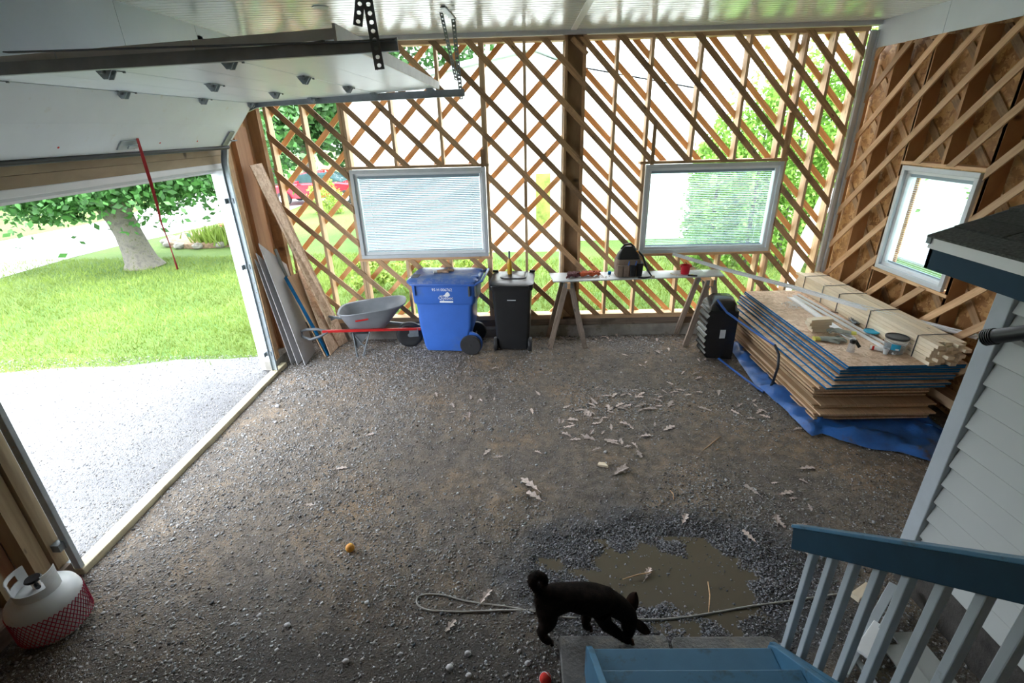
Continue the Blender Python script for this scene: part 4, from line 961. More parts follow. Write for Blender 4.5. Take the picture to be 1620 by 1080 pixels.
for s_ in (-1, 1):
    obj('rail', MB().beam((-.62, s_*.29, .47), (.72, s_*.07, .30), .035, .035), 'red' if s_ < 0 else 'galvdark', wbw, bevel=.004, local=True)
    obj('handle_grip', MB().tube([(-.55, s_*.28, .46), (-.68, s_*.27, .50), (-.84, s_*.22, .49), (-.93, s_*.16, .45), (-.92, s_*.20, .38), (-.80, s_*.28, .36), (-.66, s_*.3, .40), (-.55, s_*.28, .45)], .019, 8), 'hub', wbw, smooth=60, local=True)
    obj('leg', MB().tube([(-.23, s_*.21, .38), (-.22, s_*.22, .0), (-.14, s_*.22, .0), (.0, s_*.17, .36)], .012, 8), 'galvdark', wbw, smooth=60, local=True)
    obj('brace', MB().tube([(-.23, s_*.2, .36), (-.1, s_*.21, .15)], .010, 6), 'galvdark', wbw, local=True)
    obj('axle_bracket', MB().box(.55, .68, s_*.09-.006, s_*.09+.006, .19, .32), 'galvdark', wbw, local=True)
obj('front_shield', MB().prism([(-.27, .36), (-.02, .34), (-.2, .12)], FY, -.20, .20), 'hub', wbw, local=True)
big = (.55, 0, .2)
wh = obj('wheel', MB().lathe(big, [(.13, -.045), (.17, -.05), (.195, -.03), (.2, 0), (.195, .03), (.17, .05), (.13, .045)], 32, 'y'), 'rubber', wbw, smooth=50, local=True)
obj('wheel_rim', MB().lathe(big, [(.02, -.05), (.06, -.03), (.09, -.02), (.13, -.035), (.13, .035), (.02, .05)], 20, 'y'), 'galvdark', wh, smooth=40, local=True)
obj('red_lettering', MB().prism([(-.16, .555), (.02, .575), (.02, .60), (-.16, .58)], lambda a, b_, d: (a, -.252-.42*(b_-.555)+d, b_), -.004, .003), 'red', wbw, local=True)
obj('cement_residue', MB().loft([ring(-.24, .12, .10, .09, .40, .37, 20), ring(-.24, .12, .10, .09, .41, .385, 20)]), 'gypsum', wbw, smooth=40, local=True)

# ================================================================== LEANING BOARDS (left corner)
def quadboard(name, pts, t, mtl, label, cat, group=None, bevel=.002):
    """board with corners given (bl, br, tr, tl) in world space, thickness t"""
    p = [Vector(q) for q in pts]; n_ = (p[1]-p[0]).cross(p[3]-p[0]).normalized()
    mb = MB(axis=(p[3]-p[0])); vs = p+[q+n_*t for q in p]
    mb.add(vs, [(3, 2, 1, 0), (4, 5, 6, 7), (0, 1, 5, 4), (1, 2, 6, 5), (2, 3, 7, 6), (3, 0, 4, 7)])
    o = obj(name, mb, mtl, bevel=bevel); tag(o, label, cat, group); return o
G = lambda px, py, z=0.0: on(px, py, 'z', z)
# grey boards
def lean(px_b0, px_b1, px_t0, px_t1, xb0, xt):
    pass
b0, b1 = G(482, 578), G(497, 560)
quadboard('grey_board', (G(482, 578), G(498, 556), on(452, 418, 'x', XL+.09), on(408, 385, 'x', XL+.05)), .012, 'gypsum', 'tall grey cement board in front, leaning in the left corner', 'board', 'grey boards leaning in the left corner')
quadboard('grey_board', (G(470, 577), G(487, 560), on(447, 440, 'x', XL+.05), on(404, 400, 'x', XL+.02)), .012, 'gypsum', 'middle grey board of the three leaning in the left corner', 'board', 'grey boards leaning in the left corner')
quadboard('grey_board', (G(461, 577), G(478, 562), on(444, 450, 'x', XL+.03), on(402, 410, 'x', XL-.0)), .01, 'gypsum', 'rearmost grey board, nearest the door track in the left corner', 'board', 'grey boards leaning in the left corner')
mb = MB(axis=(0, 0, 1)); 
quadboard('paint_stick', (on(461, 462, 'x', XL+.14), on(465, 460, 'x', XL+.14), on(437, 393, 'x', XL+.105), on(433, 395, 'x', XL+.105)), .006, 'hub', 'thin dark slot-like stick lying against the front grey board', 'stick')
quadboard('osb_offcut', (G(536, 548), G(550, 540), on(413, 258, 'x', XL+.03), on(394, 262, 'x', XL+.02)), .013, 'osb', 'longest narrow OSB offcut leaning up into the left corner', 'board', 'OSB offcuts leaning in the left corner')
quadboard('osb_offcut', (G(522, 562), G(537, 546), on(487, 421, 'x', XL+.25), on(470, 428, 'x', XL+.22)), .013, 'osb', 'short wide OSB offcut leaning beside the wheelbarrow handles', 'board', 'OSB offcuts leaning in the left corner')
quadboard('plywood_offcut', (G(514, 564), G(527, 550), on(474, 430, 'x', XL+.2), on(449, 440, 'x', XL+.16)), .015, 'plyedge', 'brown plywood offcut leaning between the grey boards and the OSB', 'board', bevel=.002)
quadboard('blue_edged_offcut', (G(518, 563), G(521, 560), on(452, 436, 'x', XL+.17), on(449, 440, 'x', XL+.165)), .012, 'bluepaint', 'thin blue painted board edge leaning beside the brown plywood offcut', 'board')

# ================================================================== WORK TABLE
def sawhorse(x, y0, y1, label, zt=1.0):
    t = thing('sawhorse', label, 'sawhorse', (x, (y0+y1)/2, 0), group='sawhorses under the work table')
    obj('top_beam', MB(axis=(0, 1, 0)).box(x-.02, x+.02, y0-.06, y1+.06, zt-.09, zt), 'furring_pale', t, bevel=.003)
    for y in (y0, y1):
        for s_ in (-1, 1):
            sp = .26; o = obj('leg', MB().beam((x+s_*.03, y, zt-.02), (x+s_*sp, y+(-.05 if y == y0 else .05), 0), .075, .042, (0, 1, 0)), 'oldwood', t, bevel=.003)
        obj('steel_bracket', MB().prism([(x-.05, zt-.01), (x+.05, zt-.01), (x+.075, zt-.17), (x+.04, zt-.17), (x, zt-.1), (x-.04, zt-.17), (x-.075, zt-.17)], FY, y-.024, y-.020), 'galvdark', t)
    return t
sawhorse(.67, 6.62, 6.98, 'left sawhorse with pale splayed legs under the work table')
sawhorse(2.66, 6.62, 6.98, 'right sawhorse standing beside the black snow scoop')
ZT = 1.022
tb = [on(867.3, 427, 'z', ZT), on(873.6, 444.5, 'z', ZT), on(1008, 437, 'z', ZT), on(1138, 428.5, 'z', ZT), on(1108, 417, 'z', ZT)]
tb[0].y = 7.02; tb[4].y = 7.03; tb[3].y = min(tb[3].y, 6.8)
pl = [(.42, 7.03), (.45, 6.60), (2.88, 6.72), (2.92, 7.04)]
o = obj('table_top', MB(axis=(1, 0, 0)).prism(pl, lambda a, b_, d: (a, b_, d), 1.001, 1.02), 'gypsum', bevel=.003)
o.data.materials[0] = M['greyvinyl']; tag(o, 'long white sheet laid as a work table top across two sawhorses', 'table top')
o = obj('plastic_wrap', MB().loft([[(2.48+.17*r_*math.cos(a), 6.93+.07*r_*math.sin(a), 1.021+(1-r_)*.10+.03*abs(noise.noise(Vector((math.cos(a)*3*r_, math.sin(a)*3*r_, 2.2))))) for a in np.linspace(0, 6.283, 24, endpoint=False)] for r_ in (1, .8, .6, .4, .2, .02)], cap=False), 'cloudy', smooth=70); tag(o, 'crumpled clear plastic wrap behind the red pail at the table end', 'plastic wrap')
# tool bag
bx, by = 1.53, 6.84
tbag = thing('tool_bag', 'brown and black canvas tool bag with pockets standing on the white table top', 'tool bag', (bx, by, 1.02))
rg = [rrect(bx-.17, bx+.16, by-.12, by+.12, .04, 1.022), rrect(bx-.18, bx+.17, by-.125, by+.125, .045, 1.2), rrect(bx-.17, bx+.16, by-.11, by+.11, .045, 1.27)]
obj('body', MB().loft(rg), 'bag', tbag, smooth=40)
rg = [rrect(bx-.165, bx+.155, by-.1, by+.1, .04, 1.265), rrect(bx-.15, bx+.14, by-.075, by+.075, .035, 1.33), rrect(bx-.10, bx+.09, by-.035, by+.035, .02, 1.41), rrect(bx-.055, bx+.05, by-.02, by+.02, .015, 1.44)]
obj('top_cover', MB().loft(rg), 'black', tbag, smooth=40)
for i, dx in enumerate((-.13, -.04, .05)):
    obj('pocket', MB().loft([rrect(bx+dx-.04, bx+dx+.04, by-.155, by-.12, .015, 1.04), rrect(bx+dx-.045, bx+dx+.045, by-.165, by-.12, .015, 1.2)]), 'bag' if i < 2 else 'black', tbag, smooth=40)
obj('side_pocket', MB().loft([rrect(bx+.1, bx+.19, by-.13, by+.1, .03, 1.03), rrect(bx+.1, bx+.2, by-.14, by+.11, .03, 1.22)]), 'black', tbag, smooth=40)
obj('carry_handle', MB().tube([(bx-.11, by, 1.40), (bx-.06, by, 1.46), (bx+.02, by, 1.475), (bx+.07, by, 1.43), (bx+.1, by, 1.38)], .014, 8), 'black', tbag, smooth=60)
obj('shoulder_strap', MB().tube([(bx+.12, by-.02, 1.38), (bx+.2, by-.03, 1.3), (bx+.26, by-.12, 1.12), (bx+.32, by-.15, 1.032), (bx+.2, by-.2, 1.03), (bx+.12, by-.17, 1.03)], .014, 6), 'black', tbag, smooth=60)
obj('buckle', MB().box(bx+.09, bx+.13, by-.05, by-.02, 1.34, 1.38), 'orange', tbag, bevel=.005)
for dx in (-.03, .07): obj('tool_handle', MB().tube([(bx+dx, by-.14, 1.14), (bx+dx+.02, by-.15, 1.26)], .008, 6), 'bluetube', tbag, smooth=60)
# cords in a heap
def heap(name, label, cat, c, rx, ry, n, r, mtl, turns=3, hz=.03):
    t = MB(); 
    for k in range(n):
        pts = []; ph = random.uniform(0, 6.28); ex = random.uniform(.5, 1)
        for i in range(16):
            a = ph+turns*2*math.pi*i/16/2; rr = ex*(1+.25*math.sin(a*2.3+k))
            pts.append((c[0]+rx*rr*math.cos(a), c[1]+ry*rr*math.sin(a*1.3+k), c[2]+r+abs(math.sin(a*1.7+k))*hz))
        t.tube(pts, r, 6)
    o = obj(name, t, mtl, smooth=60); tag(o, label, cat); return o
o = None
heap('cord', 'maroon braided cord heaped at the left end of the work table', 'cord', (.76, 6.78, 1.02), .09, .07, 5, .015, 'darkrope', hz=.05)
heap('cord', 'orange-red cord tangled on the work table right of the maroon cord', 'cord', (1.0, 6.82, 1.02), .15, .07, 5, .013, 'redrope', hz=.05)
for i, (dx, dy) in enumerate([(random.uniform(1.08, 1.3), random.uniform(6.7, 6.95)) for _ in range(26)]):
    o = obj('screw', MB().tube([(dx, dy, 1.0235), (dx+random.uniform(-.03, .03), dy+random.uniform(-.02, .02), 1.0235)], .0035, 5), 'screw')
    tag(o, 'tiny screw scattered on the white table top left of the tool bag', 'screw', 'screws scattered on the table top')
o = obj('socket_cap', MB().lathe((1.29, 6.9, 1.0205), [(.022, 0), (.025, .02), (.025, .04), (.015, .045)], 12), 'bluepaint', smooth=40); tag(o, 'small dark blue cap standing left of the tool bag', 'cap')
cup = thing('cup', 'small red plastic pail standing on the work table right of the tool bag', 'pail', (2.36, 6.84, 1.02))
obj('cup_body', MB().lathe((2.36, 6.84, 1.0205), [(.055, 0), (.068, .125), (.072, .13), (.066, .13), (.053, .008)], 20), 'redcup', cup, smooth=40)
obj('rim_lug', MB().box(2.42, 2.44, 6.82, 6.86, 1.12, 1.15).box(2.28, 2.30, 6.82, 6.86, 1.12, 1.15), 'redcup', cup)
kn = thing('utility_knife', 'small black and yellow utility knife lying in front of the red pail', 'knife', (2.38, 6.72, 1.02))
obj('handle', MB().beam((2.37, 6.74, 1.03), (2.49, 6.69, 1.03), .028, .018), 'black', kn, bevel=.004); obj('slider', MB().beam((2.41, 6.725, 1.041), (2.44, 6.71, 1.041), .02, .006), 'yellow', kn)
o = obj('pencil', MB().tube([(2.16, 6.86, 1.026), (2.22, 6.74, 1.026)], .005, 6), 'lumber'); tag(o, 'thin pencil lying between the tool bag and the red pail', 'pencil')
tp = thing('tape_roll', 'small round brass coloured roll lying at the foot of the tool bag strap', 'tape', (1.86, 6.69, 1.02)); obj('roll', MB().lathe((1.86, 6.69, 1.0205), [(.012, 0), (.03, 0), (.03, .025), (.012, .025)], 16), 'screw', tp, smooth=40)

# ================================================================== SHEET STACK
tarp_edge = [on(*q, 'z', 0.02) for q in ((1150, 545), (1195, 610), (1232, 640), (1262, 670), (1284, 690), (1300, 686), (1340, 700), (1380, 712), (1420, 716), (1478, 731), (1495, 690), (1500, 640))]
P_ = [(p.x, p.y) for p in tarp_edge]+[(4.39, 4.0), (4.39, 6.95), (3.0, 6.95)]
cxm = 3.75; cym = 5.2; mb = MB(); ringsT = []
NT = 26
full = []
for i in range(len(P_)):
    a = Vector(P_[i]); b_ = Vector(P_[(i+1) % len(P_)]); k = max(2, int((b_-a).length/.06))
    for q in range(k): full.append(a.lerp(b_, q/k)); full[-1].x = min(full[-1].x, 4.38)
for s_ in np.linspace(1, .0, NT):
    ringsT.append([(cxm+(p.x-cxm)*s_, cym+(p.y-cym)*s_, .02+.02*s_*(1-s_)*4+(.13*abs(noise.noise(Vector(((cxm+(p.x-cxm)*s_)*1.6+(cym+(p.y-cym)*s_)*2.5, (cym+(p.y-cym)*s_)*3.2, 1))))+.05*abs(noise.noise(Vector(((cxm+(p.x-cxm)*s_)*9, (cym+(p.y-cym)*s_)*5, 4)))))*(min(1, (1.02-s_)*9) if s_ > .72 else .08)) for p in full])
o = obj('tarp', mb.loft(ringsT, cap=False), 'tarp', smooth=75); tag(o, 'crumpled blue plastic tarp spread under the stack of sheets', 'tarp')
def sheet(i, x0, y0, z, th, label, group, mtl, blue, rz=0, L=2.44, Wd=1.2):
    t = thing('osb_sheet' if blue else 'plywood_sheet', label, 'sheet', (x0, y0, z), rz=rz, group=group)
    obj('panel', MB(axis=(0, 1, 0)).box(0, Wd, 0, L, 0, th), mtl, t, local=True)
    if blue:
        e = .0015
        for b_ in ((-e, 0, 0, L), (0, Wd, -e, 0), (0, Wd, L, L+e), (Wd, Wd+e, 0, L)):
            obj('painted_edge', MB().box(b_[0], b_[1], b_[2], b_[3], .001, th-.001), 'bluepaint', t, local=True)
    return t
ord_ = ['lowest', 'second lowest', 'third', 'fourth', 'fifth', 'sixth', 'seventh', 'eighth', 'ninth', 'tenth', 'eleventh', 'twelfth', 'thirteenth', 'fourteenth', 'fifteenth', 'sixteenth', 'seventeenth', 'eighteenth', 'nineteenth', 'twentieth']
z = .075
for sp_ in (4.75, 5.7, 6.6):
    o = obj('timber_spacer', MB(axis=(1, 0, 0)).box(3.14, 4.3, sp_, sp_+.085, .035, .073), 'oldwood'); tag(o, {4.75: 'front', 5.7: 'middle', 6.6: 'rear'}[sp_]+' timber spacer lying on the tarp beneath the sheet stack', 'timber')
offs = [(0, -.02), (.01, .0), (-.01, .0), (.03, -.06), (.02, .05), (-.01, .06), (.06, .0), (.05, .15), (.07, .17), (.03, .16), (.0, .09), (-.03, .05), (-.02, .06), (-.05, .07), (-.01, .0), (-.03, -.01)]
for i, (ox, oy) in enumerate(offs):
    th = .0165; gp = .0075 if i % 3 else .012
    sheet(i, 3.1+ox*.9, 4.48+oy, z, th, f'unpainted plywood sheet, {ord_[i]} from the tarp in the stack', 'unpainted sheets in the lower stack', 'plyedge', False, rz=math.radians(random.uniform(-.5, .5)))
    z += th+gp
zb = z+.005
boffs = [(-.03, -.08, .6), (.03, -.06, .3), (.07, -.02, -.1), (.09, .0, -.4), (.12, .0, .2), (.125, .01, -.3), (.155, -.03, .0), (.165, -.035, .1)]
for i, (ox, oy, r_) in enumerate(boffs):
    th = .021
    sheet(i, 3.12+ox, 4.46+oy, z+.003, th, f'blue edged OSB sheet, {ord_[i]} of the blue edged group on the stack', 'blue edged OSB sheets on top of the stack', 'osb', True, rz=math.radians(r_))
    z += th+(.022 if i in (1, 3, 5) else .0015)
    if i == len(boffs)-1: z = z-.0015
ZS = z+.003
print('stack top', ZS)
# things on the stack
def on_s(px, py, dz=0): return on(px, py, 'z', ZS+dz)
# lumber bundle
lb = []
pA, pB = on(1490, 577, 'z', ZS), on(1250, 432, 'z', ZS)
xb0 = 4.05
YL0, YL1 = 4.42, 6.98
tx = lambda y: 0
bw, bh = .064, .038
t0 = None
for r_ in range(6):
    for c_ in range(5):
        x = xb0+c_*(bw+.003)+random.uniform(-.002, .002); y0 = YL0+random.uniform(-.07, .05); zz = ZS+.001+r_*(bh+.0015)
        if x+bw > XR-.03: continue
        o = obj('lumber_stick', MB(axis=(0, 1, 0)).box(x, x+bw, y0, YL1+random.uniform(-.04, .04), zz, zz+bh), 'lumber', bevel=.003)
        tag(o, f'pale new lumber stick in the strapped bundle, row {ord_[r_]} up, column {ord_[c_]} from the left' if r_ < 6 else '', 'lumber', 'pale sticks in the strapped lumber bundle')
        o['label'] = f'pale new stick in the strapped bundle, {ord_[r_]} layer up, {["outermost", "second", "middle", "fourth", "innermost"][c_]} from the open side'
ZL = ZS+6*(bh+.0015)
xe = xb0+5*(bw+.003)
for k, y in enumerate((4.62, 5.35, 5.95, 6.3, 6.75)):
    o = obj('strap_band', MB().tube([(xb0-.006, y, ZS+.004), (xb0-.006, y, ZL+.003), (xb0+.03, y+.0, ZL+.008), (xe+.0, y+.015, ZL+.008), (xe+.004, y+.015, ZS+.004)], .005, 6), 'blacktube' if k != 3 else 'galvdark', smooth=60)
    tag(o, ['blue-black strap at the near end of the lumber bundle', 'dark strap round the lumber bundle behind the clear bucket', 'wire tie at the middle of the lumber bundle', 'paired wire tie just beyond the middle of the bundle', 'wire tie at the far end of the lumber bundle'][k], 'strap', 'ties round the lumber bundle')
# long white vinyl strips
def vstrip(pts, w_, t_, label, mtl='white', lip=True):
    t = thing('vinyl_strip', label, 'trim strip', tuple(pts[0]), group='white vinyl trim strips')
    mb = MB(axis=Vector(pts[-1])-Vector(pts[0])); rg = []
    for i, p in enumerate(pts):
        p = Vector(p); d = (Vector(pts[min(i+1, len(pts)-1)])-Vector(pts[max(i-1, 0)])).normalized(); u = d.cross(Vector((0, 0, 1))).normalized()
        rg.append([p-u*w_/2, p+u*w_/2, p+u*w_/2+Vector((0, 0, t_)), p-u*w_/2+Vector((0, 0, t_))])
    obj('strip_face', mb.loft(rg), mtl, t)
    if lip:
        for sd_ in (-1, 1):
            rg2 = []
            for i, p in enumerate(pts):
                p = Vector(p); d = (Vector(pts[min(i+1, len(pts)-1)])-Vector(pts[max(i-1, 0)])).normalized(); u = d.cross(Vector((0, 0, 1))).normalized(); q = p+u*sd_*(w_/2-.001)
                rg2.append([q, q+u*.0018, q+u*.0018+Vector((0, 0, t_+.014)), q+Vector((0, 0, t_+.014))])
            obj('strip_lip', MB().loft(rg2), mtl, t)
    return t
l0 = on(1062, 403, 'z', 1.16); l0 = Vector((2.28, 6.98, 1.18))
lp = [Vector((2.36, 6.98, 1.17)), on(1140, 424, 'z', 1.1), on(1250, 452, 'z', ZS+.17), on(1350, 480, 'z', ZS+.2), on(1450, 508, 'z', ZL+.05), on(1548, 534, 'z', ZL+.03)]
lp = [Vector((2.50, 6.98, 1.14)), Vector((2.97, 6.72, 1.075)), Vector((3.35, 6.2, 1.06)), Vector((3.75, 5.55, 1.10)), Vector((4.05, 5.05, 1.13)), Vector((4.40, 4.5, 1.15))]
def atpix(px, py, y): return on(px, py, 'y', y)
lp = [atpix(1064, 403, 7.0), atpix(1140, 426, 6.75), atpix(1250, 455, 6.2), atpix(1345, 483, 5.6), atpix(1440, 508, 5.1), atpix(1548, 536, 4.55)]
vstrip(lp, .075, .02, 'longest white vinyl strip bridging from the work table across the stack to the lumber')
vstrip([on_s(1248, 440, .004), on_s(1378, 512, .004)], .10, .003, 'wide white vinyl strip lying against the lumber bundle on the stack')
vstrip([on_s(1296, 470, .004), on_s(1345, 497, .004)], .05, .003, 'short white vinyl strip beside the wire coil on the stack')
vstrip([on_s(1250, 470, .004), on_s(1348, 537, .004)], .085, .003, 'white vinyl strip passing under the short wood blocks')
vstrip([on_s(1255, 468, .005), on_s(1415, 561, .005)], .03, .008, 'narrow white vinyl channel running diagonally to the front of the stack')
vstrip([on_s(1262, 466, .005), on_s(1408, 549, .005)], .022, .006, 'narrow white vinyl channel just behind the diagonal one')
# blocks
for k, (px, py, L_) in enumerate(((1292, 524, .19), (1291, 521, .21), (1291, 519, .27), (1290, 518, .27))):
    c = on(1293, 523, 'z', ZS); dz = ZS+.001+k*.0395
    dx = (.01, -.005, -.01, .0)[k]
    o = obj('wood_block', MB(axis=(1, 0, 0)).box(c.x-L_/2+dx, c.x+L_/2+dx, c.y-.045, c.y+.045, dz, dz+.038, Matrix.Translation((c.x, c.y, 0))@Matrix.Rotation(.04*k, 4, 'Z')@Matrix.Translation((-c.x, -c.y, 0))), 'lumber', bevel=.002)
    tag(o, ['bottom short wood block of the small pile on the OSB', 'second short wood block up in the small pile', 'third short wood block up in the small pile', 'top short wood block of the small pile on the OSB'][k], 'block', 'short wood blocks piled on the stack')
# shavings
c = on_s(1253, 484); mb = MB()
for k in range(70):
    a = random.uniform(0, 6.28); r_ = random.uniform(0, .12); x, y = c.x+r_*math.cos(a), c.y+r_*math.sin(a)*1.2; d = random.uniform(0, 6.28); L_ = random.uniform(.03, .08)
    z_ = ZS+.003+random.uniform(0, .05)*(1-r_/.13)
    mb.tube([(x, y, z_), (x+L_*.5*math.cos(d), y+L_*.5*math.sin(d), z_+.012), (x+L_*math.cos(d+.5), y+L_*math.sin(d+.5), z_-.0)], .0022, 4)
o = obj('plastic_shavings', mb, 'shaving'); tag(o, 'heap of curly white plastic shavings on the OSB sheet', 'shavings', kind='stuff')
# gloves
g1 = thing('knit_glove', 'grey and yellow knit work glove lying on the OSB by the clear cup', 'glove', tuple(on_s(1316, 537)))
c = on_s(1316, 539); glove(g1, (c.x, c.y, ZS+.001), -.15, 1.15, ('glove', 'yellow'), 0)
g2 = thing('knit_glove', 'second grey and yellow glove crumpled behind the first on the OSB', 'glove', tuple(on_s(1322, 529)))
c = on_s(1326, 529); glove(g2, (c.x, c.y, ZS+.022), 2.7, 1.0, ('glove', 'yellow'), 0)
# clear cup with black cap, lying
c = on_s(1345, 556); cc = thing('spray_cup', 'clear plastic cup with a black spray cap near the front of the stack', 'cup', (c.x, c.y, ZS))
obj('cup_wall', MB().lathe((c.x, c.y, ZS+.001), [(.035, 0), (.038, .002), (.032, .09), (.024, .1)], 18), 'cloudy', cc, smooth=40)
obj('cap', MB().lathe((c.x, c.y, ZS+.001), [(.026, .1), (.03, .105), (.03, .13), (.02, .14)], 14).beam((c.x+.02, c.y, ZS+.13), (c.x+.07, c.y-.02, ZS+.06), .03, .015, (0, 1, 0)), 'black', cc, smooth=30)
# blue lid tub
c = on_s(1377, 530); tb_ = thing('plastic_tub', 'low round tub with a pale blue lid beside the clear bucket', 'tub', (c.x, c.y, ZS))
obj('tub_wall', MB().lathe((c.x, c.y, ZS+.001), [(.05, 0), (.065, .04)], 24), 'cloudy', tb_, smooth=40); obj('lid', MB().lathe((c.x, c.y, ZS+.001), [(.072, .04), (.078, .043), (.078, .052), (.07, .056), (.065, .05), (.01, .05)], 28), 'label', tb_, smooth=40)
# clear bucket
c = on_s(1440, 556); c.x = min(c.x, 3.94); bk = thing('bucket', 'clear plastic bucket with black rimmed lid and blue label', 'bucket', (c.x, c.y, ZS))
obj('bucket_wall', MB().lathe((c.x, c.y, ZS+.001), [(.02, 0), (.088, 0), (.102, .165)], 32, cap=False), 'cloudy', bk, smooth=40)
obj('contents', MB().lathe((c.x, c.y, ZS+.004), [(.08, 0), (.086, .07), (.02, .075)], 24), 'galvdark', bk, smooth=40)
obj('lid_rim', MB().lathe((c.x, c.y, ZS+.001), [(.099, .16), (.107, .163), (.107, .178), (.097, .182), (.097, .175)], 32), 'black', bk, smooth=40)
lbk = obj('label_patch', MB().loft([[(c.x+.100*math.cos(a), c.y+.100*math.sin(a), ZS+z_) for a in np.linspace(math.radians(215), math.radians(262), 8)] for z_ in (.055, .12)], cap=False, closed=False), 'label', bk)
obj('label_patch', MB().loft([[(c.x+.1015*math.cos(a), c.y+.1015*math.sin(a), ZS+z_) for a in np.linspace(math.radians(238), math.radians(256), 5)] for z_ in (.058, .075)], cap=False, closed=False), 'whitetext', bk)
obj('bail_handle', MB().tube([(c.x-.105, c.y, ZS+.14), (c.x-.09, c.y-.08, ZS+.13), (c.x, c.y-.115, ZS+.125), (c.x+.09, c.y-.08, ZS+.13), (c.x+.105, c.y, ZS+.14)], .0025, 5), 'greyvinyl', bk)
# caulking tubes
for k, ((px, py), lbt) in enumerate((((1391, 553), 'white caulking tube with red print lying near the diagonal strips'), ((1401, 557), 'small clear plastic cup lying beside the caulking tube'))):
    c = on_s(px, py, .02)
    t = thing('caulk_tube' if k == 0 else 'plastic_cup', lbt, 'tube' if k == 0 else 'cup', (c.x, c.y, ZS))
    if k == 0:
        obj('cartridge', MB().tube([(c.x-.06, c.y+.06, ZS+.024), (c.x+.03, c.y-.01, ZS+.024)], .022, 12), 'white', t, smooth=40); obj('red_print', MB().tube([(c.x-.045, c.y+.048, ZS+.024), (c.x-.03, c.y+.036, ZS+.024)], .0225, 12), 'red', t, smooth=40); obj('nozzle', MB().tube([(c.x+.03, c.y-.01, ZS+.024), (c.x+.07, c.y-.04, ZS+.022)], [.01, .003], 8), 'white', t, smooth=40)
    else: obj('cup_wall', MB().lathe((c.x, c.y, ZS+.001), [(.02, 0), (.027, .06), (.025, .06), (.018, .003)], 16), 'greyvinyl', t, smooth=40)
heap('wire_coil', 'loose tangle of grey wire on the OSB behind the blue lidded tub', 'wire', (on_s(1355, 511).x, on_s(1355, 511).y, ZS), .08, .10, 5, .004, 'galvdark', 4, .04)
o = obj('cable', MB().tube([(on_s(1385, 520).x, on_s(1385, 520).y, ZS+.006), tuple(on_s(1400, 540, .006)), tuple(on_s(1412, 546, .006)), tuple(on_s(1395, 548, .006))], .004, 6), 'darkrope', smooth=60); tag(o, 'thin brown cable end curling in front of the tub', 'cable')
o = obj('dark_stick', MB().beam(on_s(1312, 492, .008), on_s(1334, 496, .008), .018, .014), 'oldwood'); tag(o, 'short dark splinter of wood beside the white strips', 'stick')

# ================================================================== SNOW SCOOP
sc = thing('snow_scoop', 'black ribbed plastic snow scoop with a blue tube handle standing against the stack', 'snow scoop', (2.78, 6.3, 0))
# scoop body stands on end: ribbed back faces the camera side, lip up
A = on(1121, 480, 'y', 6.28); 
x0_, x1_ = 2.50, 2.84
rows = [(0.02, .0, .02), (.05, -.05, .0)]
mb = MB(); prof = []
NZ = 34
rg = []
for k in range(NZ+1):
    z_ = .03+.70*k/NZ; rib = .034*abs(math.sin(k/NZ*math.pi*8))
    bul = .10*math.sin(min(1, k/NZ)*math.pi)**.7
    t_ = k/NZ
    xl = 2.55-.02*t_-bul*.35; xr = 2.86
    rg.append([(xl-rib, 6.10, z_), (xl-rib, 6.42, z_), (xr, 6.48, z_+.0), (xr, 6.04, z_-.0)])
obj('scoop_shell', MB().loft([[(p[0], p[1], p[2]) for p in r_] for r_ in rg]), 'blackgloss', sc, smooth=30)
obj('scoop_lip', MB().loft([rrect(2.50, 2.86, 6.06, 6.46, .05, .73), rrect(2.52, 2.86, 6.1, 6.44, .05, .79), rrect(2.60, 2.84, 6.2, 6.42, .05, .86)]), 'blackgloss', sc, smooth=40)
obj('paper_label', MB().box(2.861, 2.864, 6.16, 6.24, .36, .48).box(2.66, 2.73, 6.052, 6.06, .34, .46), 'greyvinyl', sc)
H = [on(1135, 474, 'y', 6.12), on(1150, 494, 'y', 6.0), on(1195, 526, 'x', 2.97), on(1226, 546, 'x', 2.97), on(1232, 560, 'x', 2.97), on(1231, 580, 'x', 2.97), on(1222, 606, 'x', 2.97), on(1216, 616, 'x', 2.97), on(1208, 620, 'z', .03), on(1180, 600, 'z', .03), on(1150, 577, 'z', .03), on(1130, 561, 'z', .03)]
for p in H: p.z = max(p.z, .018)
obj('tube_handle', MB().tube(H[:4], .014, 10), 'bluetube', sc, smooth=60); obj('tube_handle', MB().tube(H[3:9], .015, 10), 'blacktube', sc, smooth=60); obj('tube_handle', MB().tube(H[8:], .014, 10), 'bluetube', sc, smooth=60)

# ================================================================== PORCH HOUSE CORNER (right)
XH, YH = 2.6, 2.565
hs = struct('wall_house', (XH, YH, 0))
obj('corner_post', MB(axis=(0, 0, 1)).box(XH-.012, XH+.09, YH-.105, YH+.0, .2, 2.2), 'whitewood', hs, bevel=.006)
obj('foundation', MB(axis=(0, 1, 0)).box(XH+.03, XH+2.1, -1.6, YH-.02, -.02, .45), 'wetdark', hs)
for k in range(13):
    z_ = .33+k*.143
    mb = MB(axis=(0, 1, 0)).prism([(XH+.008, z_), (XH+.004, z_+.006), (XH+.034, z_+.142), (XH+.05, z_+.142), (XH+.05, z_)], lambda a, b_, d: (a, d, b_), -1.6, YH-.107)
    obj('siding_board', mb, 'siding', hs)
obj('wall_core', MB().box(XH+.05, XR+.0, -1.6, YH-.0, .3, 2.25), 'siding', hs)
EX, EY, EZ, SL = 2.35, 2.83, 2.398, .331
rf = thing('porch_roof', 'low dark shingled roof corner with white and blue fascia at the right edge', 'roof', (EX, EY, 2.2))
zr = lambda x: EZ-.012+(x-EX)*SL
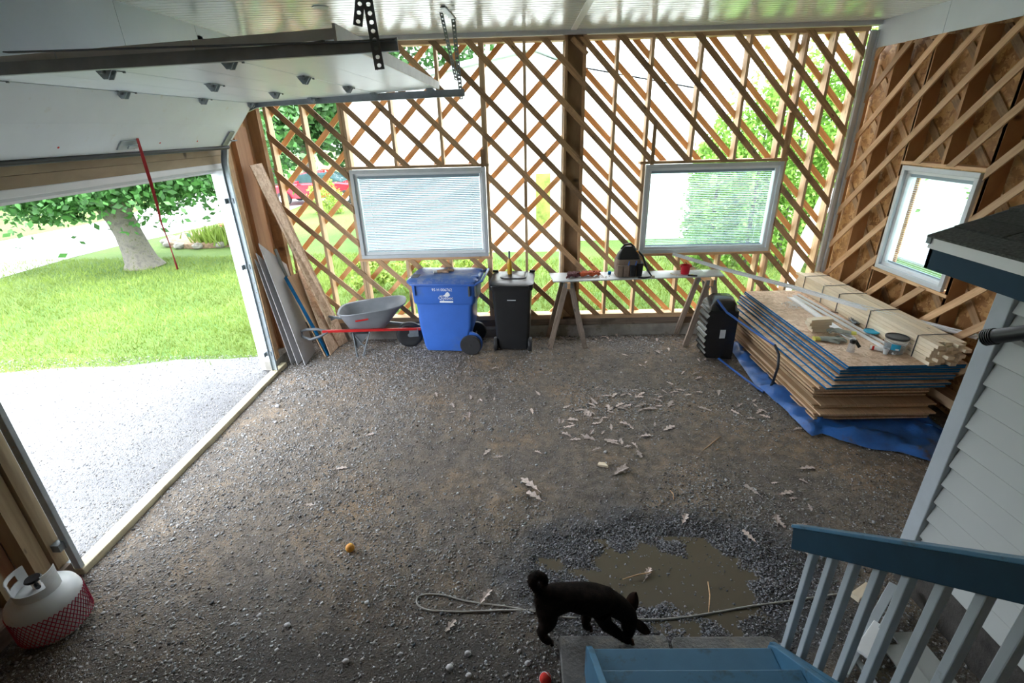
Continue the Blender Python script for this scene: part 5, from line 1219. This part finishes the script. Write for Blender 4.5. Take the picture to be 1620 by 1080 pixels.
obj('blue_fascia', MB(axis=(0, 1, 0)).box(EX+.006, EX+.026, -1.6, EY-.02, 2.207, EZ-.015), 'bluefascia', rf)
obj('white_fascia', MB(axis=(0, 1, 0)).box(EX-.002, EX+.005, -1.6, EY-.01, 2.322, EZ-.018), 'white', rf)
obj('blue_rake_board', MB(axis=(1, 0, 0)).prism([(EX+.006, 2.207), (4.47, 2.207+(4.47-EX)*SL), (4.47, zr(4.47)-.02), (EX+.006, zr(EX)-.02)], FY, EY-.045, EY-.02), 'bluefascia', rf)
obj('soffit', MB().box(EX+.03, XH+.05, -1.6, EY-.05, 2.205, 2.22), 'white', rf)
obj('roof_deck', MB().prism([(EX, zr(EX)-.014), (4.46, zr(4.46)-.014), (4.46, zr(4.46)), (EX, zr(EX))], FY, -1.6, EY-.01), 'oldwood', rf)
obj('drip_edge', MB().box(EX-.012, EX-.006, EY-.03, EY, EZ-.05, EZ-.005).prism([(EX-.01, EZ-.03), (4.46, zr(4.46)-.01), (4.46, zr(4.46)+.008), (EX-.01, EZ-.004)], FY, EY-.004, EY+.002), 'galvdark', rf)
row = 0; x = EX-.014
while x < 4.2:
    yy = EY; first = True; off = (row*.37) % .33
    while yy > -.8:
        wd_ = (.33 if not first else .33-off+.02); y1 = yy; y0 = yy-wd_; first = False
        x1 = x+.16; lift = random.choice((.012, .016, .022))
        mb = MB(axis=(1, 0, 0)).prism([(x, zr(x)+.002), (x1, zr(x1)+.002), (x1, zr(x1)+.007), (x, zr(x)+lift)], FY, y0+.005, y1)
        obj('shingle', mb, 'shingle', rf)
        yy = y0
    x += .135; row += 1
# spotlight at the wall corner
fx = thing('spotlight', 'black ribbed outdoor spotlight mounted on the white house corner', 'light', (XH-.1, 2.4, 1.93))
e0 = on(1573, 532, 'x', 2.5); e1 = on(1650, 522, 'x', 2.53)
d_ = (e1-e0).normalized(); Rq = d_.to_track_quat('Z', 'Y').to_matrix()
obj('lamp_housing', MB().lathe(tuple(e0), [(.034, -.03), (.04, -.02), (.04, .03), (.038, .12), (.034, .25), (.02, .26)], 18, mtx=Rq), 'black', fx, smooth=40)
for k in range(5): obj('cooling_ring', MB().lathe(tuple(e0), [(.038, -.045+.011*k), (.045, -.043+.011*k), (.045, -.038+.011*k), (.038, -.036+.011*k)], 18, mtx=Rq), 'black', fx, smooth=30)
obj('mount_arm', MB().tube([e0+d_*.1, Vector((XH-.0, e0.y-.08, e0.z-.0))], .012, 8), 'black', fx)

# ================================================================== STAIRS & RAIL
stz = [(.30, 1.83), (.49, 1.59), (.68, 1.35), (.87, 1.11), (1.06, .87)]
ss = thing('porch_steps', 'blue painted wooden steps descending at the bottom edge of the view', 'stairs', (.85, 1.6, 0))
for i, (z_, y_) in enumerate(stz):
    obj('tread', MB(axis=(1, 0, 0)).box(.36, 1.37, y_-.27, y_, z_-.035, z_), 'bluetread', ss, bevel=.005)
    obj('riser', MB(axis=(1, 0, 0)).box(.38, 1.35, y_-.03, y_-.012, z_-.19, z_-.035), 'bluetread', ss)
for x in (.335, 1.372):
    obj('stringer', MB(axis=(0, -1, .8)).prism([(1.86, .04), (1.86, .28), (1.80, .345), (.6, 1.295), (.6, .95), (1.72, .04)], FX, x, x+.035), 'bluetread', ss, bevel=.004)
obj('step_post', MB().box(1.33, 1.37, 1.2, 1.26, 0.0, .5), 'bluetread', ss)
rl = thing('stair_railing', 'dark blue handrail board with white balusters beside the steps', 'railing', (1.42, 1.5, .3))
zrail = lambda y: .985+(1.95-y)*.845
t_, b2 = [], []
obj('handrail', MB(axis=(0, -1, .8)).prism([(1.955, zrail(1.955)+.085), (1.93, zrail(1.93)-.06), (.3, zrail(.3)-.06), (.3, zrail(.3)+.085)], FX, 1.40, 1.438), 'bluerail', rl, bevel=.004)
obj('cap_rail', MB(axis=(0, -1, .8)).prism([(1.965, zrail(1.965)+.083), (1.965, zrail(1.965)+.105), (.3, zrail(.3)+.105), (.3, zrail(.3)+.083)], FX, 1.395, 1.45), 'bluetread', rl, bevel=.003)
obj('bottom_rail', MB(axis=(0, -1, .8)).prism([(1.9, zrail(1.9)-.83), (1.9, zrail(1.9)-.78), (.5, zrail(.5)-.78), (.5, zrail(.5)-.83)], FX, 1.408, 1.436), 'bluetread', rl)
for i in range(11):
    y = 1.835-.122*i; tl = 0 if i != 3 else .012
    obj('baluster', MB(axis=(0, 0, 1)).beam((1.455+.0, y, zrail(y)-.95), (1.455+tl, y+tl, zrail(y)-.03), .036, .036, (0, 1, 0)), 'whitewood', rl, bevel=.005)

# pavers
pv = [(.20, .88, 1.55, 2.08, 'left wet concrete paver at the foot of the steps, partly under the dog'), (.895, 1.56, 1.5, 2.07, 'right brownish paver at the foot of the blue steps')]
for x0, x1, y0, y1, lb_ in pv:
    o = obj('paver', MB().loft([rrect(x0, x1, y0, y1, .02 if x1 < 1 else .05, -.03), rrect(x0, x1, y0, y1, .02 if x1 < 1 else .05, .055)]), 'slab', bevel=.008); tag(o, lb_, 'paver', 'pavers at the foot of the steps')

# discarded white wood between rail and wall
def plank(name, p0, p1, w_, t_, mtl, label, cat='board', n_=(0, 0, 1)):
    o = obj(name, MB().beam(p0, p1, w_, t_, n_), mtl, bevel=.003); tag(o, label, cat); return o
g = lambda px, py, z_=.0: on(px, py, 'z', z_)
plank('white_board', g(1413, 925, .10), g(1335, 1065, .03), .05, .03, 'whitewood', 'long white painted board lying behind the balusters, nearest the steps')
plank('white_board', g(1428, 930, .12), g(1372, 1040, .05), .035, .03, 'whitewood', 'narrow white board with nails crossing behind the fourth baluster')
plank('white_board', g(1395, 990, .08), g(1365, 1035, .08), .09, .02, 'white', 'short wide white piece lying behind the fourth baluster')
plank('white_board', g(1352, 1040, .03), g(1385, 1085, .03), .04, .02, 'whitewood', 'small white stick lying at the bottom of the view behind the rail')
plank('siding_scrap', g(1428, 1000, .03), g(1500, 1090, .03), .16, .012, 'siding', 'white siding scrap lying along the foundation behind the rail')
plank('siding_scrap', g(1408, 1020, .045), g(1470, 1100, .045), .12, .012, 'siding', 'second white siding scrap in front of the first')
plank('wood_offcut', g(1352, 945, .03), g(1376, 928, .03), .06, .04, 'lumber', 'pale square wood offcut on the gravel behind the third baluster')

# ================================================================== PROPANE TANK
tx_, ty_ = -3.16, 2.2
tk_ = thing('propane_tank', 'white propane tank with red plastic netting standing by the door post', 'propane tank', (tx_, ty_, 0))
c = (tx_, ty_, 0)
obj('tank_shell', MB().lathe(c, [(.02, .035), (.15, .035), (.185, .06), (.196, .1), (.196, .27), (.185, .31), (.15, .345), (.09, .37), (.02, .378)], 40), 'tank', tk_, smooth=50)
obj('foot_ring', MB().lathe(c, [(.125, .0), (.135, 0), (.15, .05), (.14, .05)], 32), 'tank', tk_, smooth=40)
def collar_arc(a0, a1, z0, z1, r_=.115, n_=14):
    rg = []
    for a in np.linspace(math.radians(a0), math.radians(a1), n_):
        rg.append([(tx_+q*math.cos(a), ty_+q*math.sin(a), z_) for q, z_ in ((r_, z0), (r_+.005, z0), (r_+.007, z1), (r_+.002, z1))])
    return MB().loft(rg)
obj('collar', collar_arc(150, 390, .345, .42), 'tank', tk_, smooth=50)
for a0 in (150, 215, 340, 365): obj('collar_leg', collar_arc(a0, a0+25, .41, .475, n_=6), 'tank', tk_, smooth=50)
obj('collar_grip', collar_arc(150, 240, .47, .50), 'tank', tk_, smooth=50); obj('collar_grip', collar_arc(338, 392, .47, .51, n_=8), 'tank', tk_, smooth=50)
obj('valve', MB().lathe(c, [(.02, .37), (.022, .42), (.014, .425), (.014, .44)], 12), 'screw', tk_, smooth=40)
obj('valve_wheel', MB().lathe(c, [(.01, .44), (.04, .438), (.046, .446), (.04, .456), (.01, .452)], 18), 'black', tk_, smooth=40)
obj('valve_outlet', MB().tube([(tx_, ty_, .41), (tx_+.05, ty_-.03, .41)], .014, 8), 'black', tk_)
# netting: diamond mesh
mb = MB(); nz_, na = 9, 48; r_ = .1985
for s_ in (-1, 1):
    for k in range(na):
        pts = []
        for q in range(nz_+1):
            a = 2*math.pi*(k+s_*q*.5)/na; pts.append((tx_+r_*math.cos(a), ty_+r_*math.sin(a), .065+.2*q/nz_))
        mb.tube(pts, .0026, 4, cap=False)
obj('netting', mb, 'net', tk_, kind='stuff')

# ================================================================== BALLS, ROPE, LEAVES
def ball(px, py, r_, mtl, label, seam='white'):
    p = on(px, py, 'z', r_); hz_ = float(hg(np.array([p.x]), np.array([p.y]))[0]); c = (p.x, p.y, r_+max(hz_, -.02))
    t = thing('ball', label, 'ball', (p.x, p.y, 0)); obj('ball_shell', MB().sphere(c, r_, 20, 14), mtl, t, smooth=80)
    pts = []
    for k in range(33):
        a = 2*math.pi*k/32; v = Vector((math.cos(a), math.sin(a), .55*math.sin(2*a))).normalized()*(r_*.99); pts.append(Vector(c)+Matrix.Rotation(.9, 3, 'X')@v)
    obj('seam', MB().tube(pts, .0022, 5, cap=False), seam, t); return t
ball(554, 867, .034, 'orange', 'small orange rubber ball alone on the gravel floor', 'yellow')
ball(886, 523, .033, 'tennis', 'yellow-green tennis ball at the footing behind the left sawhorse')
ball(863, 1073, .036, 'redball', 'red felt ball at the bottom edge left of the pavers')
rp = [(1345, 938), (1300, 944), (1250, 950), (1180, 958), (1100, 972), (1050, 977), (1005, 978), (960, 976), (900, 977), (850, 969), (800, 960), (740, 951), (700, 942), (672, 941), (660, 947), (662, 958), (680, 966), (730, 968), (790, 966), (850, 965)]
pts = []
for q in rp:
    p = on(*q, 'z', 0.0); hz_ = float(hg(np.array([p.x]), np.array([p.y]))[0]); pts.append(Vector((p.x, p.y, max(hz_, -.018)+.006)))
sm = []
for i in range(len(pts)-1):
    a = pts[max(i-1, 0)]; b_ = pts[i]; c_ = pts[i+1]; d_ = pts[min(i+2, len(pts)-1)]
    for k in range(6):
        t_ = k/6; sm.append(.5*((2*b_)+(c_-a)*t_+(2*a-5*b_+4*c_-d_)*t_*t_+(3*b_-a-3*c_+d_)*t_**3))
o = obj('rope', MB().tube(sm, .0065, 6), 'rope', smooth=60); tag(o, 'thin pale rope lying in a loop across the gravel and puddle past the dog', 'rope')
# oak leaves
def leafmesh(seed, curl):
    rr = random.Random(seed); Nn = 26; mb = MB(axis=(1, 0, 0)); L = 1.0; rg = []
    lob = rr.choice((3, 3.5, 4)); ph = rr.uniform(0, 1); wmax = rr.uniform(.34, .46)
    for i in range(Nn+1):
        t = i/Nn; env = math.sin(math.pi*min(1, t*1.02))**.6*(.55+.45*t) if t < 1 else 0
        saw = (t*lob+ph*.1) % 1; lo = .22+.78*(saw**1.3 if saw < .75 else (1-saw)*4*.75**1.3)
        wl = wmax*env*lo*rr.uniform(.85, 1.1); wr = wmax*env*(.22+.78*(((saw+.12) % 1)**1.3 if ((saw+.12) % 1) < .75 else (1-((saw+.12) % 1))*4*.69))*rr.uniform(.85, 1.1)
        z = curl*(.18*math.sin(t*3.1)+.0); x = t*L; sh = .10*lo*env
        rg.append([(x+sh, -wl, z+curl*wl*.9+.01), (x, 0, z), (x+sh, wr, z+curl*wr*.7+.01)])
    o_ = len(mb.v)
    for r_ in rg: mb.v += r_
    for i in range(Nn):
        a = i*3; mb.f += [(a, a+1, a+4, a+3), (a+1, a+2, a+5, a+4)]
    mb.tube([(-.22, .02, .01), (0, 0, .005), (.5, 0, .012+curl*.15)], [.012, .012, .006], 4)
    me = bpy.data.meshes.new('oak_leaf'); me.from_pydata(mb.v, [], mb.f); finish(me, M['leaf'], 0, (1, 0, 0)); return me
LM = [leafmesh(i, c_) for i, c_ in enumerate((.1, .3, -.15, .5, .2, .05, .4))]
known = [(838, 765, .27, 2.3, 'long curled oak leaf lying alone left of the frame centre line of leaves'), (845, 785, .2, 2.5, 'oak leaf touching the long curled one below it'), (990, 642, .2, .3, 'pale oak leaf at the left of the upper leaf pile'), (1013, 643, .18, .4, 'pale oak leaf second from left in the upper pile'), (1027, 648, .2, 0, 'oak leaf in the middle of the upper leaf pile'), (1060, 640, .2, 1, 'brownish oak leaf at the right of the upper leaf pile'), (1137, 622, .17, 1.2, 'grey oak leaf alone right of the upper pile'), (1058, 678, .22, .6, 'pale oak leaf with orange edge, below the upper pile'), (990, 672, .17, 2.6, 'small grey oak leaf below the upper pile'), (898, 676, .17, .3, 'pale oak leaf on the left side of the leaf scatter'), (897, 690, .15, 2.5, 'oak leaf just below the pale left one'), (930, 693, .22, 2.6, 'large grey oak leaf in the lower leaf pair'), (968, 700, .2, 2.6, 'pointed oak leaf right of the lower pair'), (982, 746, .23, .6, 'purple-grey oak leaf near a wood chip'), (1115, 648, .2, 2.4, 'pale oak leaf right of the upper pile edge'), (1277, 740, .17, 0, 'oak leaf on the bare dirt at the right'), (1190, 775, .19, 2, 'bluish oak leaf above the puddle at right'), (768, 945, .17, 1, 'reddish oak leaf beside the rope'), (712, 990, .13, 1, 'small pale oak leaf below the rope loop'), (1185, 850, .16, 2, 'reddish oak leaf right of the wet gravel'), (1025, 905, .14, 1, 'wet oak leaf in the puddle'), (1105, 598, .15, .5, 'oak leaf on the dirt below the snow scoop'), (540, 742, .13, .2, 'small pale oak leaf on the left gravel'), (490, 798, .12, 0, 'small oak leaf on the gravel nearer the door'), (1080, 590, .13, 1, 'oak leaf near the right sawhorse foot'), (770, 715, .14, 1, 'brown leaf in the centre dirt'), (787, 722, .12, .2, 'pale leaf right of the brown centre leaf'), (1262, 680, .14, .2, 'oak leaf at the edge of the tarp'), (585, 688, .12, .4, 'pale leaf on the gravel left of centre'), (1083, 820, .15, 1, 'curled brown leaf above the puddle')]
def addleaf(x, y, s_, a, label, i, group='dry oak leaves on the floor'):
    hz_ = float(hg(np.array([x]), np.array([y]))[0]); hz_ = max(hz_, -.018)
    o = bpy.data.objects.new('oak_leaf', LM[i % len(LM)]); COL.objects.link(o); o.location = (x, y, hz_+.006); o.scale = (s_,)*3
    o.rotation_euler = (random.uniform(-.1, .1), random.uniform(-.08, .05), a); tag(o, label, 'leaf', group)
for i, (px, py, s_, a, lb_) in enumerate(known):
    p = on(px, py, 'z', 0); addleaf(p.x-s_*.4*math.cos(a), p.y-s_*.4*math.sin(a), s_*.85, a, lb_, i)
cl = [(930, 655, 55, 22, 26, 'small broken oak leaf in the left cluster of the leaf scatter'), (1020, 625, 70, 16, 22, 'small oak leaf in the upper right cluster of the leaf scatter'), (980, 690, 90, 45, 20, 'small oak leaf among the central leaf scatter'), (1060, 560, 70, 25, 16, 'small oak leaf on the dirt below the work table'), (1180, 640, 60, 50, 12, 'small oak leaf on the dirt left of the tarp'), (780, 620, 70, 40, 12, 'small leaf fragment on the dirt below the black bin'), (1240, 800, 60, 60, 10, 'small leaf fragment on the dirt left of the house corner'), (960, 535, 80, 10, 12, 'small leaf fragment along the concrete footing')]
k = 0
for cx_, cy_, sx_, sy_, n_, lb_ in cl:
    for q in range(n_):
        px = cx_+random.gauss(0, .6)*sx_; py = cy_+random.gauss(0, .6)*sy_; p = on(px, max(py, 533), 'z', 0)
        if p.x > 3.0 or p.y > 6.98: continue
        k += 1; addleaf(p.x, p.y, random.uniform(.07, .135), random.uniform(0, 6.28), lb_, k, 'small dry leaves scattered on the floor')
o = obj('wood_chip', MB(axis=(1, 0, 0)).prism([(0, 0), (.10, -.03), (.075, .03), (.02, .04)], lambda a, b_, d: (on(945, 738, 'z', 0).x+a, on(945, 738, 'z', 0).y+b_, d+float(hg(np.array([.62]), np.array([3.7]))[0])), .0, .02), 'lumber'); tag(o, 'triangular pale wood chip lying left of the purple-grey oak leaf', 'wood chip')
for px, py, r_, lb_ in ((548, 1048, .02, 'pale stone on the dark gravel at the bottom left'), (740, 1035, .02, 'white stone near the paver'), (712, 1058, .022, 'white stone at the bottom edge below the rope'), (742, 1070, .018, 'pale stone at the very bottom left of the red ball'), (835, 1050, .018, 'white stone left of the red ball'), (440, 645, .03, 'pale square stone near the door sill'), (436, 668, .02, 'small pale stone by the square one'), (455, 990, .02, 'pale stone in the dark left foreground'), (958, 716, .02, 'bright white stone among the oak leaves')):
    p = on(px, py, 'z', 0); o = obj('stone', MB().sphere((p.x, p.y, float(hg(np.array([p.x]), np.array([p.y]))[0])+r_*.5), r_, 8, 6, (1.1, .9, .7), .18), 'gypsum', smooth=50); tag(o, lb_, 'stone', 'larger pale stones on the floor')
for (a, b_) in (((1138, 710), (1132, 712)), ((1120, 920), (1121, 968)), ((1030, 905), (985, 916)), ((1112, 712), (1140, 690)), ((1060, 775), (1066, 790))):
    p, q = on(*a, 'z', 0), on(*b_, 'z', 0); o = obj('twig', MB().tube([p+Vector((0, 0, .0)), (p+q)/2+Vector((.01, .0, .012)), q+Vector((0, 0, .0))], [.004, .005, .003], 6), 'furring_pale', smooth=60)
    tag(o, 'thin bare twig lying on the wet ground around the puddle and leaves', 'twig', 'twigs on the floor')
# leaning white panel outside the right end of the lattice
q = [on(1222, 440, 'y', 8.0), on(1245, 440, 'y', 8.0), on(1318, 300, 'y', 8.0), on(1300, 296, 'y', 8.0)]
q[0].z = 0.5; o = obj('outdoor_panel', MB().prism([(4.25, .0), (4.52, .0), (5.0, 2.0), (4.78, 2.05)], FY, 8.0, 8.02), 'white'); tag(o, 'white panel leaning outdoors behind the right end of the lattice', 'panel')

# ================================================================== DOG
def dog():
    J = {'hip': (.135, 2.13, .36, .08), 'mid': (.27, 2.13, .355, .072), 'chest': (.42, 2.13, .33, .088), 'wither': (.50, 2.12, .32, .08), 'neck': (.57, 2.11, .275, .076), 'skull': (.635, 2.095, .215, .066), 'brow': (.64, 2.075, .165, .055), 'muz': (.632, 2.06, .11, .038), 'nose': (.628, 2.052, .068, .028),
         't0': (.075, 2.13, .405, .03), 't1': (.045, 2.125, .45, .032), 't2': (.03, 2.12, .50, .034), 't3': (.05, 2.115, .545, .033), 't4': (.10, 2.11, .545, .031), 't5': (.12, 2.105, .505, .027), 't6': (.10, 2.10, .475, .014),
         'h1': (.125, 2.075, .28, .08), 'k1': (.14, 2.06, .19, .055), 'hk1': (.085, 2.065, .125, .036), 'p1': (.11, 2.06, .045, .028), 'f1': (.155, 2.055, .022, .024),
         'h2': (.13, 2.185, .29, .058), 'k2': (.15, 2.19, .2, .045), 'hk2': (.085, 2.19, .125, .026), 'p2': (.1, 2.18, .035, .022), 'f2': (.135, 2.175, .018, .021),
         's1': (.47, 2.07, .27, .062), 'e1': (.475, 2.06, .195, .046), 'w1': (.55, 2.045, .135, .034), 'q1': (.605, 2.03, .092, .027), 'g1': (.65, 2.02, .078, .023),
         's2': (.45, 2.185, .28, .05), 'e2': (.39, 2.17, .19, .044), 'w2': (.38, 2.16, .1, .032), 'q2': (.38, 2.155, .04, .027), 'g2': (.415, 2.15, .02, .026)}
    E = [('hip', 'mid'), ('mid', 'chest'), ('chest', 'wither'), ('wither', 'neck'), ('neck', 'skull'), ('skull', 'brow'), ('brow', 'muz'), ('muz', 'nose'), ('hip', 't0'), ('t0', 't1'), ('t1', 't2'), ('t2', 't3'), ('t3', 't4'), ('t4', 't5'), ('t5', 't6'),
         ('hip', 'h1'), ('h1', 'k1'), ('k1', 'hk1'), ('hk1', 'p1'), ('p1', 'f1'), ('hip', 'h2'), ('h2', 'k2'), ('k2', 'hk2'), ('hk2', 'p2'), ('p2', 'f2'),
         ('chest', 's1'), ('s1', 'e1'), ('e1', 'w1'), ('w1', 'q1'), ('q1', 'g1'), ('chest', 's2'), ('s2', 'e2'), ('e2', 'w2'), ('w2', 'q2'), ('q2', 'g2')]
    t = thing('dog', 'small dark brindle dog with a curled tail sniffing the ground by the puddle', 'dog', (.3, 2.13, 0))
    names = list(J); idx = {n_: i for i, n_ in enumerate(names)}
    me = bpy.data.meshes.new('body'); me.from_pydata([Vector(J[n_][:3])-Vector((.3, 2.13, 0)) for n_ in names], [(idx[a], idx[b_]) for a, b_ in E], [])
    o = bpy.data.objects.new('body', me); COL.objects.link(o)
    md = o.modifiers.new('skin', 'SKIN'); md.use_smooth_shade = True
    sv = me.skin_vertices[0].data
    for n_, i in idx.items(): sv[i].radius = (J[n_][3],)*2; sv[i].use_root = (n_ == 'hip')
    sb = o.modifiers.new('sub', 'SUBSURF'); sb.levels = 2; sb.render_levels = 2
    dg = bpy.context.evaluated_depsgraph_get(); me2 = bpy.data.meshes.new_from_object(o.evaluated_get(dg)); bpy.data.objects.remove(o)
    me2.name = 'body'; me2.materials.clear(); me2.materials.append(M['fur'])
    for p in me2.polygons: p.use_smooth = True
    o = bpy.data.objects.new('body', me2); COL.objects.link(o); o.parent = t; WM[o.name] = WM[t.name]
    # fur
    nv = len(me2.vertices); co = np.zeros(nv*3); me2.vertices.foreach_get('co', co); co = co.reshape(-1, 3); no = np.array([v.normal[:] for v in me2.vertices])
    k = rng.integers(0, nv, 16000); k2 = np.clip(k+rng.integers(-3, 4, len(k)), 0, nv-1); tt = rng.uniform(0, 1, (len(k), 1))
    near = np.linalg.norm(co[k]-co[k2], axis=1) < .03; k = k[near]; k2 = k2[near]; tt = tt[near]
    P = co[k]*(1-tt)+co[k2]*tt; Nn = no[k]; Ln = rng.uniform(.006, .02, (len(k), 1)); zc = P[:, 2:3]; Ln *= np.clip(zc/.3+.25, .3, 1.1)
    dirn = Nn*.7+np.array([-.55, 0, -.35])+rng.normal(0, .25, Nn.shape); dirn /= np.linalg.norm(dirn, axis=1)[:, None]
    sd_ = np.cross(dirn, rng.normal(0, 1, Nn.shape)); sd_ /= np.linalg.norm(sd_, axis=1)[:, None]
    V = np.stack([P-sd_*.0012-Nn*.002, P+sd_*.0012-Nn*.002, P+dirn*Ln], 1).reshape(-1, 3)+np.array([.3, 2.13, 0])
    npmesh('coat', V, np.arange(len(V)).reshape(-1, 3), 'fur2', t, 'stuff')
    # ears: large, rounded
    def ear(b0, tip, side, w_):
        b0 = Vector(b0); tip = Vector(tip); d = tip-b0; u = Vector(side).normalized()*w_; n_ = d.cross(u).normalized(); rg = []
        for q in range(8):
            s_ = q/7; ww = (math.sin(math.pi*min(1, .22+s_*.78))**.65)*(1 if q < 7 else .25); c = b0+d*s_
            rg.append([c+u*ww*math.cos(a)+n_*.006*math.sin(a)-n_*.010*(1-math.cos(a*2))*.4 for a in np.linspace(0, 2*math.pi, 10, endpoint=False)])
        obj('ear', MB().loft(rg), 'fur2', t, smooth=60)
    ear((.645, 2.13, .225), (.69, 2.17, .33), (.6, -.6, -.2), .042)
    ear((.67, 2.06, .19), (.76, 2.03, .15), (0, .5, .8), .038)
    obj('nose', MB().sphere((.628, 2.043, .052), .011, 10, 8), 'black', t, smooth=80)
    for yy in (2.115, 2.05): obj('eye', MB().sphere((.668, yy-.01, .165), .008, 10, 8), 'black', t, smooth=80)
    for fx_, fy_, fz_ in ((.155, 2.055, .018), (.135, 2.175, .016), (.65, 2.02, .074), (.415, 2.15, .016)):
        for q in (-1.5, -.5, .5, 1.5):
            obj('toe', MB().sphere((fx_+.0, fy_+q*.009, fz_+.0), .0085, 8, 6, (1.5, 1, .9)), 'fur2', t, smooth=80)
dog()
